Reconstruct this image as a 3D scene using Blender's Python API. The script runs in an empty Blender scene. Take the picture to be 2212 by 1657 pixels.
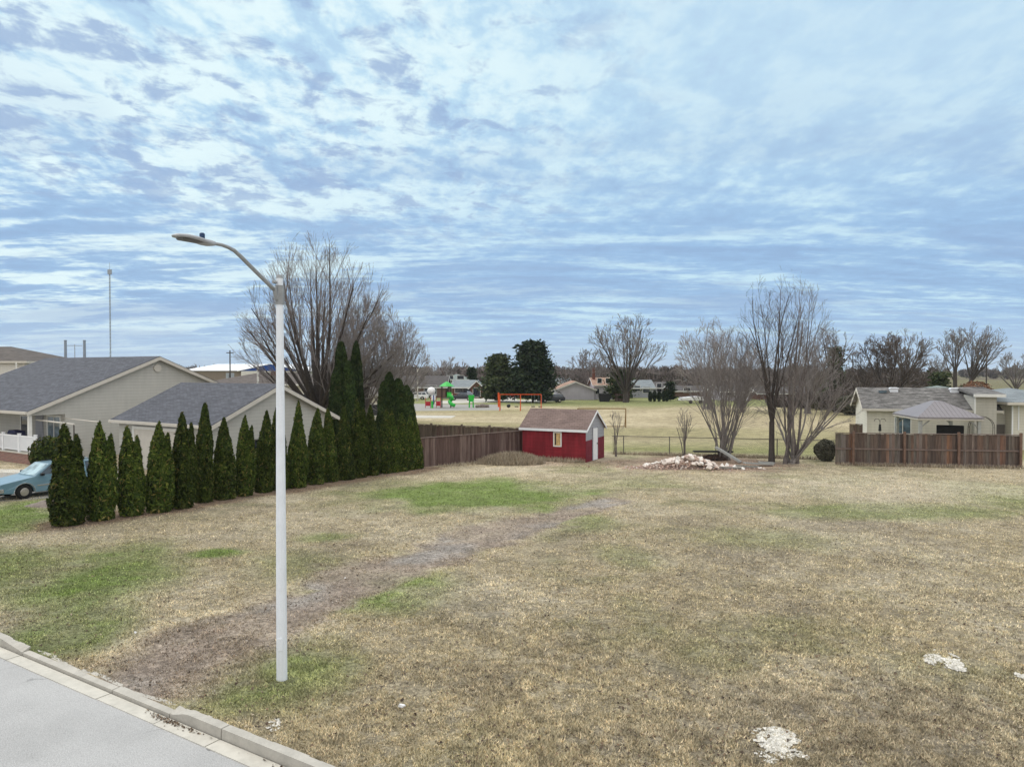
import bpy, bmesh, math, random
import numpy as np
from mathutils import Vector, Matrix
C = bpy.context.scene.collection
R = math.radians
# ------------------------------------------------------------------ camera model
F, CX, CY, HC = 1587.0, 1106.0, 828.5, 5.6
PITCH = math.atan(28.5 / F)
def ray(x, y):
    a, b = (x - CX) / F, (CY - y) / F
    return Vector((a, math.cos(PITCH) + b * math.sin(PITCH), -math.sin(PITCH) + b * math.cos(PITCH)))
def gp(x, y, z=0.0):
    d = ray(x, y); t = (z - HC) / d.z
    return Vector((d.x * t, d.y * t, z))
def at(x, y, Y):
    d = ray(x, y); t = Y / d.y
    return Vector((d.x * t, Y, HC + d.z * t))
def hz(y, Y): return at(CX, y, Y).z
U = Vector((.5324, .8465, 0)); W_ = Vector((.8465, -.5324, 0))   # away from the street / along the street
ROT = math.atan2(-.5324, .8465)
KERB = 7.31
# ------------------------------------------------------------------ node helpers
MATS = {}
def newmat(name):
    m = bpy.data.materials.new(name); m.use_nodes = True
    nt = m.node_tree; b = nt.nodes['Principled BSDF']
    b.inputs['Roughness'].default_value = .85
    try: b.inputs['Specular IOR Level'].default_value = .25
    except Exception: pass
    MATS[name] = m
    return m, nt, b
def N(nt, t, **k):
    n = nt.nodes.new(t)
    for a, v in k.items():
        if a.startswith('i_'): n.inputs[a[2:].replace('_', ' ')].default_value = v
        else: setattr(n, a, v)
    return n
def L(nt, a, b): nt.links.new(a, b)
def mix(nt, fac, a, b, mode='MIX'):
    n = nt.nodes.new('ShaderNodeMix'); n.data_type = 'RGBA'; n.blend_type = mode
    for s, v in ((n.inputs[0], fac), (n.inputs[6], a), (n.inputs[7], b)):
        if isinstance(v, bpy.types.NodeSocket): L(nt, v, s)
        elif isinstance(v, (int, float)): s.default_value = v
        else: s.default_value = (*v[:3], 1)
    return n.outputs[2]
def math_(nt, op, a, b=0.0, c=None, clamp=False):
    n = nt.nodes.new('ShaderNodeMath'); n.operation = op; n.use_clamp = clamp
    vals = [a, b] + ([c] if c is not None else [])
    for i, v in enumerate(vals):
        if isinstance(v, bpy.types.NodeSocket): L(nt, v, n.inputs[i])
        else: n.inputs[i].default_value = v
    return n.outputs[0]
def ramp(nt, fac, lo, hi, a=0.0, b=1.0):
    n = nt.nodes.new('ShaderNodeMapRange'); n.interpolation_type = 'SMOOTHSTEP'
    L(nt, fac, n.inputs[0]); n.inputs[1].default_value = lo; n.inputs[2].default_value = hi
    n.inputs[3].default_value = a; n.inputs[4].default_value = b
    return n.outputs[0]
def noise(nt, vec, scale, detail=4, rough=.55, dist=0):
    n = nt.nodes.new('ShaderNodeTexNoise'); L(nt, vec, n.inputs['Vector'])
    n.inputs['Scale'].default_value = scale; n.inputs['Detail'].default_value = detail
    n.inputs['Roughness'].default_value = rough; n.inputs['Distortion'].default_value = dist
    return n.outputs['Fac']
def objco(nt): return nt.nodes.new('ShaderNodeTexCoord').outputs['Object']
def mapped(nt, vec, sc=(1, 1, 1), loc=(0, 0, 0), rot=(0, 0, 0)):
    n = nt.nodes.new('ShaderNodeMapping'); L(nt, vec, n.inputs[0])
    n.inputs['Scale'].default_value = sc; n.inputs['Location'].default_value = loc; n.inputs['Rotation'].default_value = rot
    return n.outputs[0]
def bump(nt, b, h, strength=.4, dist=.02):
    n = nt.nodes.new('ShaderNodeBump'); n.inputs['Strength'].default_value = strength
    n.inputs['Distance'].default_value = dist; L(nt, h, n.inputs['Height']); L(nt, n.outputs[0], b.inputs['Normal'])
def paint(name, col, rough=.7, var=.12, scale=3.0, metal=0.0, spec=None, bstr=0.15):
    m, nt, b = newmat(name); co = objco(nt)
    f = noise(nt, co, scale, 6, .65)
    g = noise(nt, co, scale * 9, 3, .6)
    f2 = math_(nt, 'ADD', math_(nt, 'MULTIPLY', f, .7), math_(nt, 'MULTIPLY', g, .3))
    k = ramp(nt, f2, .3, .7)
    c = mix(nt, k, [max(0, v * (1 - var)) for v in col], [min(1, v * (1 + var)) for v in col])
    L(nt, c, b.inputs['Base Color']); b.inputs['Roughness'].default_value = rough; b.inputs['Metallic'].default_value = metal
    if spec is not None: b.inputs['Specular IOR Level'].default_value = spec
    if bstr: bump(nt, b, g, bstr, .01)
    return m
def siding(name, col, h=.2, var=.07):
    m, nt, b = newmat(name); co = objco(nt)
    sep = N(nt, 'ShaderNodeSeparateXYZ'); L(nt, co, sep.inputs[0])
    fr = math_(nt, 'FRACT', math_(nt, 'DIVIDE', sep.outputs[2], h))
    line = ramp(nt, fr, .0, .12, .72, 1.0)
    nz = noise(nt, co, .8, 5, .6); st = noise(nt, mapped(nt, co, (2.5, 2.5, .25)), 2, 4, .6)
    k = ramp(nt, math_(nt, 'ADD', math_(nt, 'MULTIPLY', nz, .5), math_(nt, 'MULTIPLY', st, .5)), .35, .65, 1 - var, 1 + var)
    c = mix(nt, 1.0, col, mix(nt, 1.0, (1, 1, 1), (1, 1, 1)), 'MULTIPLY')
    v = N(nt, 'ShaderNodeVectorMath', operation='SCALE'); L(nt, c, v.inputs[0]); L(nt, math_(nt, 'MULTIPLY', line, k), v.inputs['Scale'])
    L(nt, v.outputs[0], b.inputs['Base Color']); b.inputs['Roughness'].default_value = .7
    bump(nt, b, math_(nt, 'SUBTRACT', 1.0, fr), .5, .02)
    return m
def shingles(name, c1, c2, slope=.45, row=.16, worn=0.0):
    m, nt, b = newmat(name); co = objco(nt)
    sep = N(nt, 'ShaderNodeSeparateXYZ'); L(nt, co, sep.inputs[0])
    cmb = N(nt, 'ShaderNodeCombineXYZ')
    L(nt, math_(nt, 'ADD', sep.outputs[0], math_(nt, 'MULTIPLY', sep.outputs[1], .37)), cmb.inputs[0])
    L(nt, math_(nt, 'DIVIDE', sep.outputs[2], max(.1, math.sin(math.atan(slope)))), cmb.inputs[1])
    br = N(nt, 'ShaderNodeTexBrick'); L(nt, cmb.outputs[0], br.inputs['Vector'])
    br.inputs['Color1'].default_value = (*c1, 1); br.inputs['Color2'].default_value = (*c2, 1)
    br.inputs['Mortar'].default_value = (*[v * .5 for v in c1], 1)
    br.inputs['Scale'].default_value = 1; br.inputs['Brick Width'].default_value = .34; br.inputs['Row Height'].default_value = row
    br.inputs['Mortar Size'].default_value = .008; br.inputs['Bias'].default_value = 0
    st = noise(nt, mapped(nt, cmb.outputs[0], (.6, 2.2, 1)), 1.6, 6, .7)
    gr = noise(nt, co, 30, 3, .7)
    k = math_(nt, 'MULTIPLY', ramp(nt, st, .3, .7, .8 - worn * .3, 1.18 + worn * .3), ramp(nt, gr, .3, .7, .85, 1.15))
    v = N(nt, 'ShaderNodeVectorMath', operation='SCALE'); L(nt, br.outputs['Color'], v.inputs[0]); L(nt, k, v.inputs['Scale'])
    L(nt, v.outputs[0], b.inputs['Base Color']); b.inputs['Roughness'].default_value = .95
    bump(nt, b, math_(nt, 'ADD', br.outputs['Fac'], math_(nt, 'MULTIPLY', gr, -.4)), .5, -.02)
    return m
def island(name, stops, rough=.9, nscale=3.0, nvar=.25, trans=0.0, spec=.2, stretch=(1, 1, 1)):
    """colour picked per loose piece (board, brick, leaf) plus a slow noise"""
    m, nt, b = newmat(name); co = objco(nt)
    g = nt.nodes.new('ShaderNodeNewGeometry')
    cr = nt.nodes.new('ShaderNodeValToRGB'); L(nt, g.outputs['Random Per Island'], cr.inputs[0])
    el = cr.color_ramp.elements
    while len(el) < len(stops): el.new(.5)
    for i, (p, c) in enumerate(stops): el[i].position = p; el[i].color = (*c, 1)
    nz = noise(nt, mapped(nt, co, stretch), nscale, 5, .65)
    k = ramp(nt, nz, .3, .7, 1 - nvar, 1 + nvar)
    v = N(nt, 'ShaderNodeVectorMath', operation='SCALE'); L(nt, cr.outputs[0], v.inputs[0]); L(nt, k, v.inputs['Scale'])
    oc = v.outputs[0]
    if 'cedar' in name:
        oi = nt.nodes.new('ShaderNodeObjectInfo'); v2 = N(nt, 'ShaderNodeVectorMath', operation='SCALE'); L(nt, oc, v2.inputs[0])
        L(nt, math_(nt, 'ADD', math_(nt, 'MULTIPLY', oi.outputs['Random'], .6), .75), v2.inputs['Scale']); oc = mix(nt, math_(nt, 'MULTIPLY', ramp(nt, noise(nt, co, 1.1, 2), .58, .70), .35), v2.outputs[0], (.12, .095, .035))
    L(nt, oc, b.inputs['Base Color']); b.inputs['Roughness'].default_value = rough
    b.inputs['Specular IOR Level'].default_value = spec
    bump(nt, b, nz, .3, .02)
    return m
def glass(name, col, rough=.06):
    m, nt, b = newmat(name); co = objco(nt)
    k = ramp(nt, noise(nt, co, 2.2, 3), .35, .65)
    L(nt, mix(nt, k, [v * .6 for v in col], [v * 1.4 for v in col]), b.inputs['Base Color'])
    b.inputs['Roughness'].default_value = rough; b.inputs['Specular IOR Level'].default_value = .9
    return m
# ------------------------------------------------------------------ mesh builder
class MB:
    def __init__(s): s.V = []; s.F = []
    def add(s, V, Fs):
        o = len(s.V); s.V += [tuple(v) for v in V]; s.F += [tuple(i + o for i in f) for f in Fs]; return s
    def box(s, x0, x1, y0, y1, z0, z1, M=None):
        v = [Vector(p) for p in ((x0, y0, z0), (x1, y0, z0), (x1, y1, z0), (x0, y1, z0), (x0, y0, z1), (x1, y0, z1), (x1, y1, z1), (x0, y1, z1))]
        if M: v = [M @ p for p in v]
        return s.add(v, ((0, 3, 2, 1), (4, 5, 6, 7), (0, 1, 5, 4), (1, 2, 6, 5), (2, 3, 7, 6), (3, 0, 4, 7)))
    def prism(s, poly, axis, a, b):
        n = len(poly)
        def P(p, t): return {'x': (t, p[0], p[1]), 'y': (p[0], t, p[1]), 'z': (p[0], p[1], t)}[axis]
        V = [P(p, a) for p in poly] + [P(p, b) for p in poly]
        return s.add(V, [tuple(range(n))[::-1], tuple(range(n, 2 * n))] + [(i, (i + 1) % n, (i + 1) % n + n, i + n) for i in range(n)])
    def tube(s, pts, rad, n=8, caps=True):
        pts = [Vector(p) for p in pts]
        if not hasattr(rad, '__len__'): rad = [rad] * len(pts)
        V = []; Fs = []
        for i, p in enumerate(pts):
            d = (pts[min(i + 1, len(pts) - 1)] - pts[max(i - 1, 0)]).normalized()
            a = Vector((0, 0, 1)) if abs(d.z) < .9 else Vector((1, 0, 0))
            e1 = d.cross(a).normalized(); e2 = d.cross(e1)
            for k in range(n):
                t = 2 * math.pi * k / n
                V.append(p + (e1 * math.cos(t) + e2 * math.sin(t)) * rad[i])
        for i in range(len(pts) - 1):
            for k in range(n):
                a, b = i * n + k, i * n + (k + 1) % n
                Fs.append((a, b, b + n, a + n))
        if caps: Fs += [tuple(range(n))[::-1], tuple(range((len(pts) - 1) * n, len(pts) * n))]
        return s.add(V, Fs)
    def ball(s, c, r, seed=0, jit=.0, sub=2):
        bm = bmesh.new(); bmesh.ops.create_icosphere(bm, subdivisions=sub, radius=1); rn = random.Random(seed)
        rr = r if hasattr(r, '__len__') else (r, r, r)
        V = [Vector((v.co.x * rr[0], v.co.y * rr[1], v.co.z * rr[2])) * (1 + rn.uniform(-jit, jit)) + Vector(c) for v in bm.verts]
        Fs = [tuple(v.index for v in f.verts) for f in bm.faces]; bm.free()
        return s.add(V, Fs)
    def build(s, name, mat, parent=None, smooth=False, bevel=0, norm=True, loc=None):
        me = bpy.data.meshes.new(name); me.from_pydata(s.V, [], s.F)
        if norm:
            bm = bmesh.new(); bm.from_mesh(me); bmesh.ops.recalc_face_normals(bm, faces=bm.faces); bm.to_mesh(me); bm.free()
        me.materials.append(MATS[mat] if isinstance(mat, str) else mat)
        if smooth: me.polygons.foreach_set('use_smooth', [True] * len(me.polygons))
        o = bpy.data.objects.new(name, me); C.objects.link(o)
        if parent: o.parent = parent
        if loc is not None: o.location = loc
        if bevel:
            md = o.modifiers.new('bevel', 'BEVEL'); md.width = bevel; md.segments = 2; md.limit_method = 'ANGLE'; md.angle_limit = R(35)
        return o
def npmesh(name, V, Fc, mat, parent=None, k=3, loc=None, smooth=False, col=None):
    """V (n,3) and Fc (m,k) arrays -> one mesh object"""
    me = bpy.data.meshes.new(name); V = np.asarray(V, np.float32); Fc = np.asarray(Fc, np.int32)
    me.vertices.add(len(V)); me.vertices.foreach_set('co', V.ravel())
    me.loops.add(Fc.size); me.loops.foreach_set('vertex_index', Fc.ravel())
    me.polygons.add(len(Fc)); me.polygons.foreach_set('loop_start', np.arange(0, Fc.size, Fc.shape[1], dtype=np.int32))
    if smooth: me.polygons.foreach_set('use_smooth', np.ones(len(Fc), bool))
    me.update(calc_edges=True)
    if col is not None:
        a = me.color_attributes.new('col', 'FLOAT_COLOR', 'POINT')
        a.data.foreach_set('color', np.concatenate([col, np.ones((len(col), 1))], 1).astype(np.float32).ravel())
    me.materials.append(MATS[mat] if isinstance(mat, str) else mat)
    o = bpy.data.objects.new(name, me); C.objects.link(o)
    if parent: o.parent = parent
    if loc is not None: o.location = loc
    return o
def thing(name, label, cat, loc=(0, 0, 0), rotz=0, group=None):
    o = bpy.data.objects.new(name, None); C.objects.link(o); o.empty_display_size = .3
    o.location = loc; o.rotation_euler = (0, 0, rotz); return tag(o, label, cat, group)
def tag(o, label, cat, group=None, kind=None):
    o['label'] = label; o['category'] = cat
    if group: o['group'] = group
    if kind: o['kind'] = kind
    return o
def struct(o, kind='structure', label=None, cat=None):
    o['kind'] = kind
    if label: o['label'] = label
    if cat: o['category'] = cat
    return o
def copytree(root, loc, rotz=0, label=None, scale=None):
    r = root.copy(); C.objects.link(r); r.location = loc; r.rotation_euler = (0, 0, rotz)
    if scale is not None: r.scale = scale
    if label: r['label'] = label
    for ch in root.children:
        c = ch.copy(); C.objects.link(c); c.parent = r
        for g in ch.children:
            d = g.copy(); C.objects.link(d); d.parent = c
    return r
# ------------------------------------------------------------------ materials
paint('pole_paint', (.74, .78, .84), .45, .05, 4, spec=.4)
paint('arm_metal', (.30, .31, .32), .5, .15, 6, metal=.3)
paint('head_metal', (.36, .37, .39), .5, .1, 6)
paint('photocell', (.02, .05, .12), .3, .1)
paint('lens', (.12, .12, .12), .3, .1)
paint('trim_white', (.72, .72, .70), .5, .06)
paint('trim_beige', (.56, .53, .48), .6, .06)
paint('trim_dark', (.09, .08, .075), .6, .1)
paint('black_plastic', (.015, .015, .017), .5, .2)
paint('navy_cover', (.012, .014, .05), .6, .3)
paint('white_vinyl', (.78, .80, .84), .4, .03)
paint('concrete', (.42, .40, .36), .9, .14, 2.5)
paint('concrete_pale', (.50, .48, .43), .9, .14, 1.2)
paint('gravel', (.30, .29, .27), .95, .2, 6)
paint('dark_wood', (.09, .06, .05), .9, .3, 4)
paint('grey_wood', (.26, .26, .24), .9, .25, 5)
paint('board_grey', (.33, .34, .33), .85, .18, 5)
paint('dark_board', (.035, .035, .038), .85, .25, 5)
paint('rust_pipe', (.20, .12, .04), .7, .3, 6)
paint('steel_pipe', (.11, .10, .09), .6, .25, 6)
paint('mast_metal', (.30, .33, .38), .5, .1)
paint('stack_metal', (.24, .28, .34), .5, .1)
paint('play_green', (.01, .42, .04), .35, .08, spec=.5)
paint('play_red', (.40, .02, .035), .4, .12)
paint('play_orange', (.62, .09, .02), .5, .15)
paint('play_dark', (.035, .02, .02), .5, .2)
paint('play_white', (.78, .78, .80), .4, .05)
paint('play_blue', (.02, .05, .25), .4, .1)
paint('arena_roof', (.80, .82, .85), .5, .04, .1)
paint('arena_blue', (.012, .06, .27), .5, .1, .3)
paint('arena_wall', (.22, .18, .15), .8, .1)
paint('metal_roof', (.21, .195, .21), .45, .07, 2)
paint('brick_far', (.14, .06, .045), .9, .2, 6)
paint('white_rubber', (.02, .02, .02), .8, .2)
paint('tyre', (.016, .016, .017), .85, .2)
paint('rim', (.42, .40, .38), .35, .15, 8, metal=.6)
paint('chrome', (.55, .57, .6), .25, .05, metal=.8)
paint('under_dark', (.01, .01, .012), .8, .2)
paint('bark', (.14, .12, .115), .95, .3, 5)
paint('twig_big', (.24, .215, .21), .95, .2, 2)
paint('twig', (.205, .185, .18), .95, .2, 2)
paint('bark_pale', (.20, .18, .17), .95, .25, 5)
paint('twig_pale', (.30, .275, .27), .95, .2, 2)
paint('bark_dark', (.065, .055, .05), .95, .3, 5)
paint('twig_dark', (.115, .095, .085), .95, .25, 2)
paint('twig_rust', (.24, .10, .05), .95, .25, 2)
paint('soil', (.10, .075, .06), .98, .3, 6)
paint('rubble_earth', (.24, .18, .15), .98, .3, 6)
paint('mound_soil', (.33, .30, .27), .98, .3, 6)
paint('stone', (.20, .17, .15), .9, .3, 5)
siding('siding_tan', (.46, .455, .43), .2, .05)
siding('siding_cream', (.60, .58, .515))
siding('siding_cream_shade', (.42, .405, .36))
siding('siding_white', (.62, .60, .57), .22)
siding('siding_lilac', (.46, .44, .50), .25)
siding('siding_grey', (.33, .34, .38), .2)
siding('siding_red', (.20, .016, .025), .22, .26)
siding('siding_red_dull', (.16, .018, .032), .22, .14)
siding('siding_brown', (.16, .10, .08), .2)
shingles('roof_grey', (.078, .083, .100), (.108, .114, .136))
shingles('roof_weathered', (.105, .10, .097), (.19, .183, .178), .35, .2, 1.1)
shingles('roof_brown', (.11, .095, .09), (.15, .13, .12))
shingles('roof_darkbrown', (.10, .088, .082), (.135, .12, .112))
shingles('roof_tan', (.33, .21, .16), (.42, .28, .21))
shingles('roof_shed', (.17, .125, .115), (.21, .155, .14), .8)
shingles('roof_slate', (.20, .23, .25), (.25, .28, .30))
shingles('roof_green', (.19, .23, .22), (.24, .28, .27))
shingles('roof_dark', (.08, .075, .075), (.12, .11, .11))
glass('glass_dark', (.03, .035, .045)); glass('glass_car', (.28, .38, .42), .12); glass('glass_blue', (.10, .15, .19))
glass('glass_side', (.02, .035, .05), .1)
paint('curtain', (.52, .36, .17), .7, .4, 6)
island('fence_brown', [(0, (.085, .055, .05)), (.5, (.12, .08, .07)), (1, (.17, .125, .11))], .92, 3, .25, stretch=(3, 3, .3))
island('fence_grey', [(0, (.09, .07, .055)), (.5, (.15, .12, .095)), (1, (.10, .065, .055))], .92, 3, .25, stretch=(3, 3, .3))
island('fence_mixed', [(0, (.07, .055, .05)), (.3, (.12, .085, .07)), (.55, (.13, .115, .10)), (.8, (.16, .09, .065)), (.93, (.16, .14, .13)), (1, (.28, .11, .035))], .92, 3, .3, stretch=(3, 3, .3))
paint('rail_wood', (.17, .13, .115), .9, .25, 5)
paint('post_wood', (.165, .105, .08), .9, .3, 5)
island('rubble', [(0, (.56, .42, .36)), (.35, (.46, .30, .24)), (.6, (.64, .54, .48)), (.85, (.36, .22, .17)), (1, (.68, .64, .60))], .95, 5, .2)
island('chips', [(0, (.45, .43, .38)), (.5, (.58, .56, .51)), (1, (.72, .70, .66))], .95, 12, .25)
island('cedar_leaf', [(0, (.016, .030, .006)), (.45, (.036, .060, .010)), (.8, (.068, .095, .016)), (.93, (.12, .145, .026)), (1, (.17, .12, .045))], .8, 1.3, .35)
island('cedar_leaf_dark', [(0, (.012, .026, .008)), (.5, (.026, .046, .012)), (.9, (.045, .07, .018)), (1, (.08, .085, .03))], .8, 1.3, .35)
island('pine_leaf', [(0, (.008, .018, .010)), (.6, (.02, .036, .016)), (1, (.045, .06, .026))], .85, .5, .4)
island('pine_leaf_pale', [(0, (.03, .045, .022)), (.6, (.06, .08, .035)), (1, (.10, .115, .05))], .85, .5, .4)
island('wood_mass', [(0, (.085, .07, .065)), (.5, (.135, .112, .105)), (.85, (.18, .145, .135)), (1, (.08, .085, .06))], .95, .05, .3)
island('weed', [(0, (.22, .18, .13)), (.5, (.36, .30, .22)), (1, (.50, .44, .35))], .95, 2, .2)
island('dead_leaf', [(0, (.13, .07, .045)), (.5, (.20, .10, .06)), (1, (.27, .16, .10))], .95, 2, .2)
island('ivy_grey', [(0, (.06, .06, .045)), (.5, (.12, .12, .09)), (1, (.20, .19, .15))], .95, 2, .2)
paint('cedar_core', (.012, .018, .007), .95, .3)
def brickmat():
    m, nt, b = newmat('brick_red'); co = objco(nt)
    sep = N(nt, 'ShaderNodeSeparateXYZ'); L(nt, co, sep.inputs[0]); cmb = N(nt, 'ShaderNodeCombineXYZ')
    L(nt, math_(nt, 'ADD', sep.outputs[0], sep.outputs[1]), cmb.inputs[0]); L(nt, sep.outputs[2], cmb.inputs[1])
    br = N(nt, 'ShaderNodeTexBrick'); L(nt, cmb.outputs[0], br.inputs[0])
    br.inputs['Color1'].default_value = (.30, .14, .11, 1); br.inputs['Color2'].default_value = (.20, .10, .085, 1); br.inputs['Mortar'].default_value = (.3, .27, .25, 1)
    br.inputs['Scale'].default_value = 1; br.inputs['Brick Width'].default_value = .24; br.inputs['Row Height'].default_value = .085; br.inputs['Mortar Size'].default_value = .01
    L(nt, br.outputs[0], b.inputs['Base Color'])
brickmat()
def carpaint():
    m, nt, b = newmat('car_blue'); co = objco(nt)
    k = ramp(nt, noise(nt, co, 1.5, 5, .6), .35, .7)
    L(nt, mix(nt, k, (.12, .225, .30), (.16, .27, .34)), b.inputs['Base Color'])
    b.inputs['Roughness'].default_value = .3; b.inputs['Coat Weight'].default_value = .5; b.inputs['Coat Roughness'].default_value = .12
carpaint()
def groundmats():
    for name, blade in (('grass_ground', 0), ('grass_blade', 1)):
        m, nt, b = newmat(name)
        at_ = nt.nodes.new('ShaderNodeAttribute'); at_.attribute_name = 'col'
        b.inputs['Roughness'].default_value = 1; b.inputs['Specular IOR Level'].default_value = .05
        if blade:
            g = nt.nodes.new('ShaderNodeNewGeometry')
            cr = nt.nodes.new('ShaderNodeValToRGB'); L(nt, g.outputs['Random Per Island'], cr.inputs[0])
            el = cr.color_ramp.elements; el.new(.5); el.new(.85)
            for e, (p, c) in zip(el, ((0, (.62, .66, .6)), (.5, (1.0, 1.0, .95)), (.85, (1.3, 1.27, 1.2)), (1, (1.75, 1.65, 1.5)))): e.position = p; e.color = (*c, 1)
            L(nt, mix(nt, 1.0, at_.outputs['Color'], cr.outputs[0], 'MULTIPLY'), b.inputs['Base Color'])
        else:
            co = objco(nt)
            a = noise(nt, co, 1.1, 8, .72); c = noise(nt, mapped(nt, co, (1, 1, 1)), 9, 6, .75); d = noise(nt, co, 38, 3, .7)
            k = math_(nt, 'MULTIPLY', ramp(nt, a, .3, .7, .74, 1.26), math_(nt, 'MULTIPLY', ramp(nt, c, .34, .66, .60, 1.38), ramp(nt, d, .3, .7, .66, 1.34)))
            v = N(nt, 'ShaderNodeVectorMath', operation='SCALE'); L(nt, at_.outputs['Color'], v.inputs[0]); L(nt, k, v.inputs['Scale'])
            L(nt, v.outputs[0], b.inputs['Base Color'])
            bump(nt, b, math_(nt, 'ADD', c, math_(nt, 'MULTIPLY', d, .5)), .9, .05)
groundmats()
def roadmat():
    m, nt, b = newmat('asphalt'); co = objco(nt)
    a = noise(nt, co, .5, 6, .6); g = noise(nt, co, 55, 4, .75); v = N(nt, 'ShaderNodeTexVoronoi'); L(nt, co, v.inputs['Vector']); v.inputs['Scale'].default_value = 60
    k = math_(nt, 'MULTIPLY', ramp(nt, a, .3, .7, .92, 1.08), ramp(nt, g, .3, .7, .72, 1.25))
    s = N(nt, 'ShaderNodeVectorMath', operation='SCALE'); s.inputs[0].default_value = (.385, .385, .385)
    dv = N(nt, 'ShaderNodeVectorMath', operation='ADD'); L(nt, co, dv.inputs[0]); wn = nt.nodes.new('ShaderNodeTexNoise'); L(nt, co, wn.inputs['Vector']); wn.inputs['Scale'].default_value = 1.5; wn.inputs['Detail'].default_value = 5; L(nt, wn.outputs['Color'], dv.inputs[1])
    vc = N(nt, 'ShaderNodeTexVoronoi', feature='DISTANCE_TO_EDGE'); L(nt, dv.outputs[0], vc.inputs['Vector']); vc.inputs['Scale'].default_value = .42
    gate = ramp(nt, noise(nt, co, .35, 2), .50, .60)
    k = math_(nt, 'MULTIPLY', k, math_(nt, 'SUBTRACT', 1.0, math_(nt, 'MULTIPLY', ramp(nt, vc.outputs['Distance'], .012, .004), math_(nt, 'MULTIPLY', gate, .45))))
    k = math_(nt, 'MULTIPLY', k, ramp(nt, noise(nt, co, 1.7, 6, .7), .60, .74, 1.0, .86)); L(nt, k, s.inputs['Scale'])
    L(nt, s.outputs[0], b.inputs['Base Color']); b.inputs['Roughness'].default_value = .95
    bump(nt, b, v.outputs['Distance'], .35, .01)
roadmat()
# ------------------------------------------------------------------ ground
def _lat(seed): return np.random.RandomState(seed).rand(256, 256)
_LT = {}
def vnoise(x, y, s, seed=0):
    if seed not in _LT: _LT[seed] = _lat(seed)
    T = _LT[seed]; x = x / s + 1000.3; y = y / s + 1000.7
    xi = np.floor(x).astype(int); yi = np.floor(y).astype(int); fx = x - xi; fy = y - yi
    fx = fx * fx * (3 - 2 * fx); fy = fy * fy * (3 - 2 * fy); xi %= 255; yi %= 255
    return (T[xi, yi] * (1 - fx) + T[xi + 1, yi] * fx) * (1 - fy) + (T[xi, yi + 1] * (1 - fx) + T[xi + 1, yi + 1] * fx) * fy
def fbm(x, y, s, o=4, seed=0, g=.55):
    t = 0; a = 1; n = 0
    for i in range(o): t = t + a * vnoise(x, y, s / 2 ** i, seed + i); n += a; a *= g
    return t / n
def sst(a, b, x): t = np.clip((x - a) / (b - a), 0, 1); return t * t * (3 - 2 * t)
def ell(X, Y, x0, x1, y0, y1, rot=0.0, soft=.55):
    c = gp((x0 + x1) / 2, 2 / (1 / (y0 - 800) + 1 / (y1 - 800)) + 800)
    rx = (x1 - x0) / 2 / F * c.y; ry = (gp(CX, y0).y - gp(CX, y1).y) / 2
    dx = X - c.x; dy = Y - c.y; ca, sa = math.cos(rot), math.sin(rot)
    u = (dx * ca + dy * sa) / rx; v = (-dx * sa + dy * ca) / ry
    w = fbm(X, Y, 2.2, 4, 40) - .5
    return 1 - sst(1 - soft, 1 + soft * .6, np.sqrt(u * u + v * v) + w * 1.1)
TRACK = [(gp(x, y), w) for x, y, w in ((250, 1500, 1.7), (350, 1430, 1.6), (480, 1375, 1.4), (620, 1322, 1.3), (760, 1262, 1.35), (900, 1210, 1.4), (1080, 1150, 1.4), (1200, 1115, 1.1), (1330, 1083, .6))]
def track(X, Y):
    best = np.full(X.shape, 9.)
    for (a, wa), (b, wb) in zip(TRACK, TRACK[1:]):
        dx, dy = b.x - a.x, b.y - a.y; t = np.clip(((X - a.x) * dx + (Y - a.y) * dy) / (dx * dx + dy * dy), 0, 1)
        best = np.minimum(best, np.hypot(X - a.x - t * dx, Y - a.y - t * dy) / (wa + (wb - wa) * t))
    return best
H0, H1 = gp(130, 1135), gp(905, 1011)
def hedge_dist(X, Y):
    dx, dy = H1.x - H0.x, H1.y - H0.y; t = np.clip(((X - H0.x) * dx + (Y - H0.y) * dy) / (dx * dx + dy * dy), 0, 1)
    return np.hypot(X - H0.x - t * dx, Y - H0.y - t * dy)
TAN = np.array((.415, .358, .255)); PALE = np.array((.50, .445, .345)); GREEN = np.array((.170, .232, .072)); OLIVE = np.array((.225, .228, .122))
DIRT = np.array((.285, .235, .195)); GREY = np.array((.30, .28, .26)); BROWN = np.array((.235, .202, .16)); FIELD = np.array((.37, .315, .205))
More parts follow.
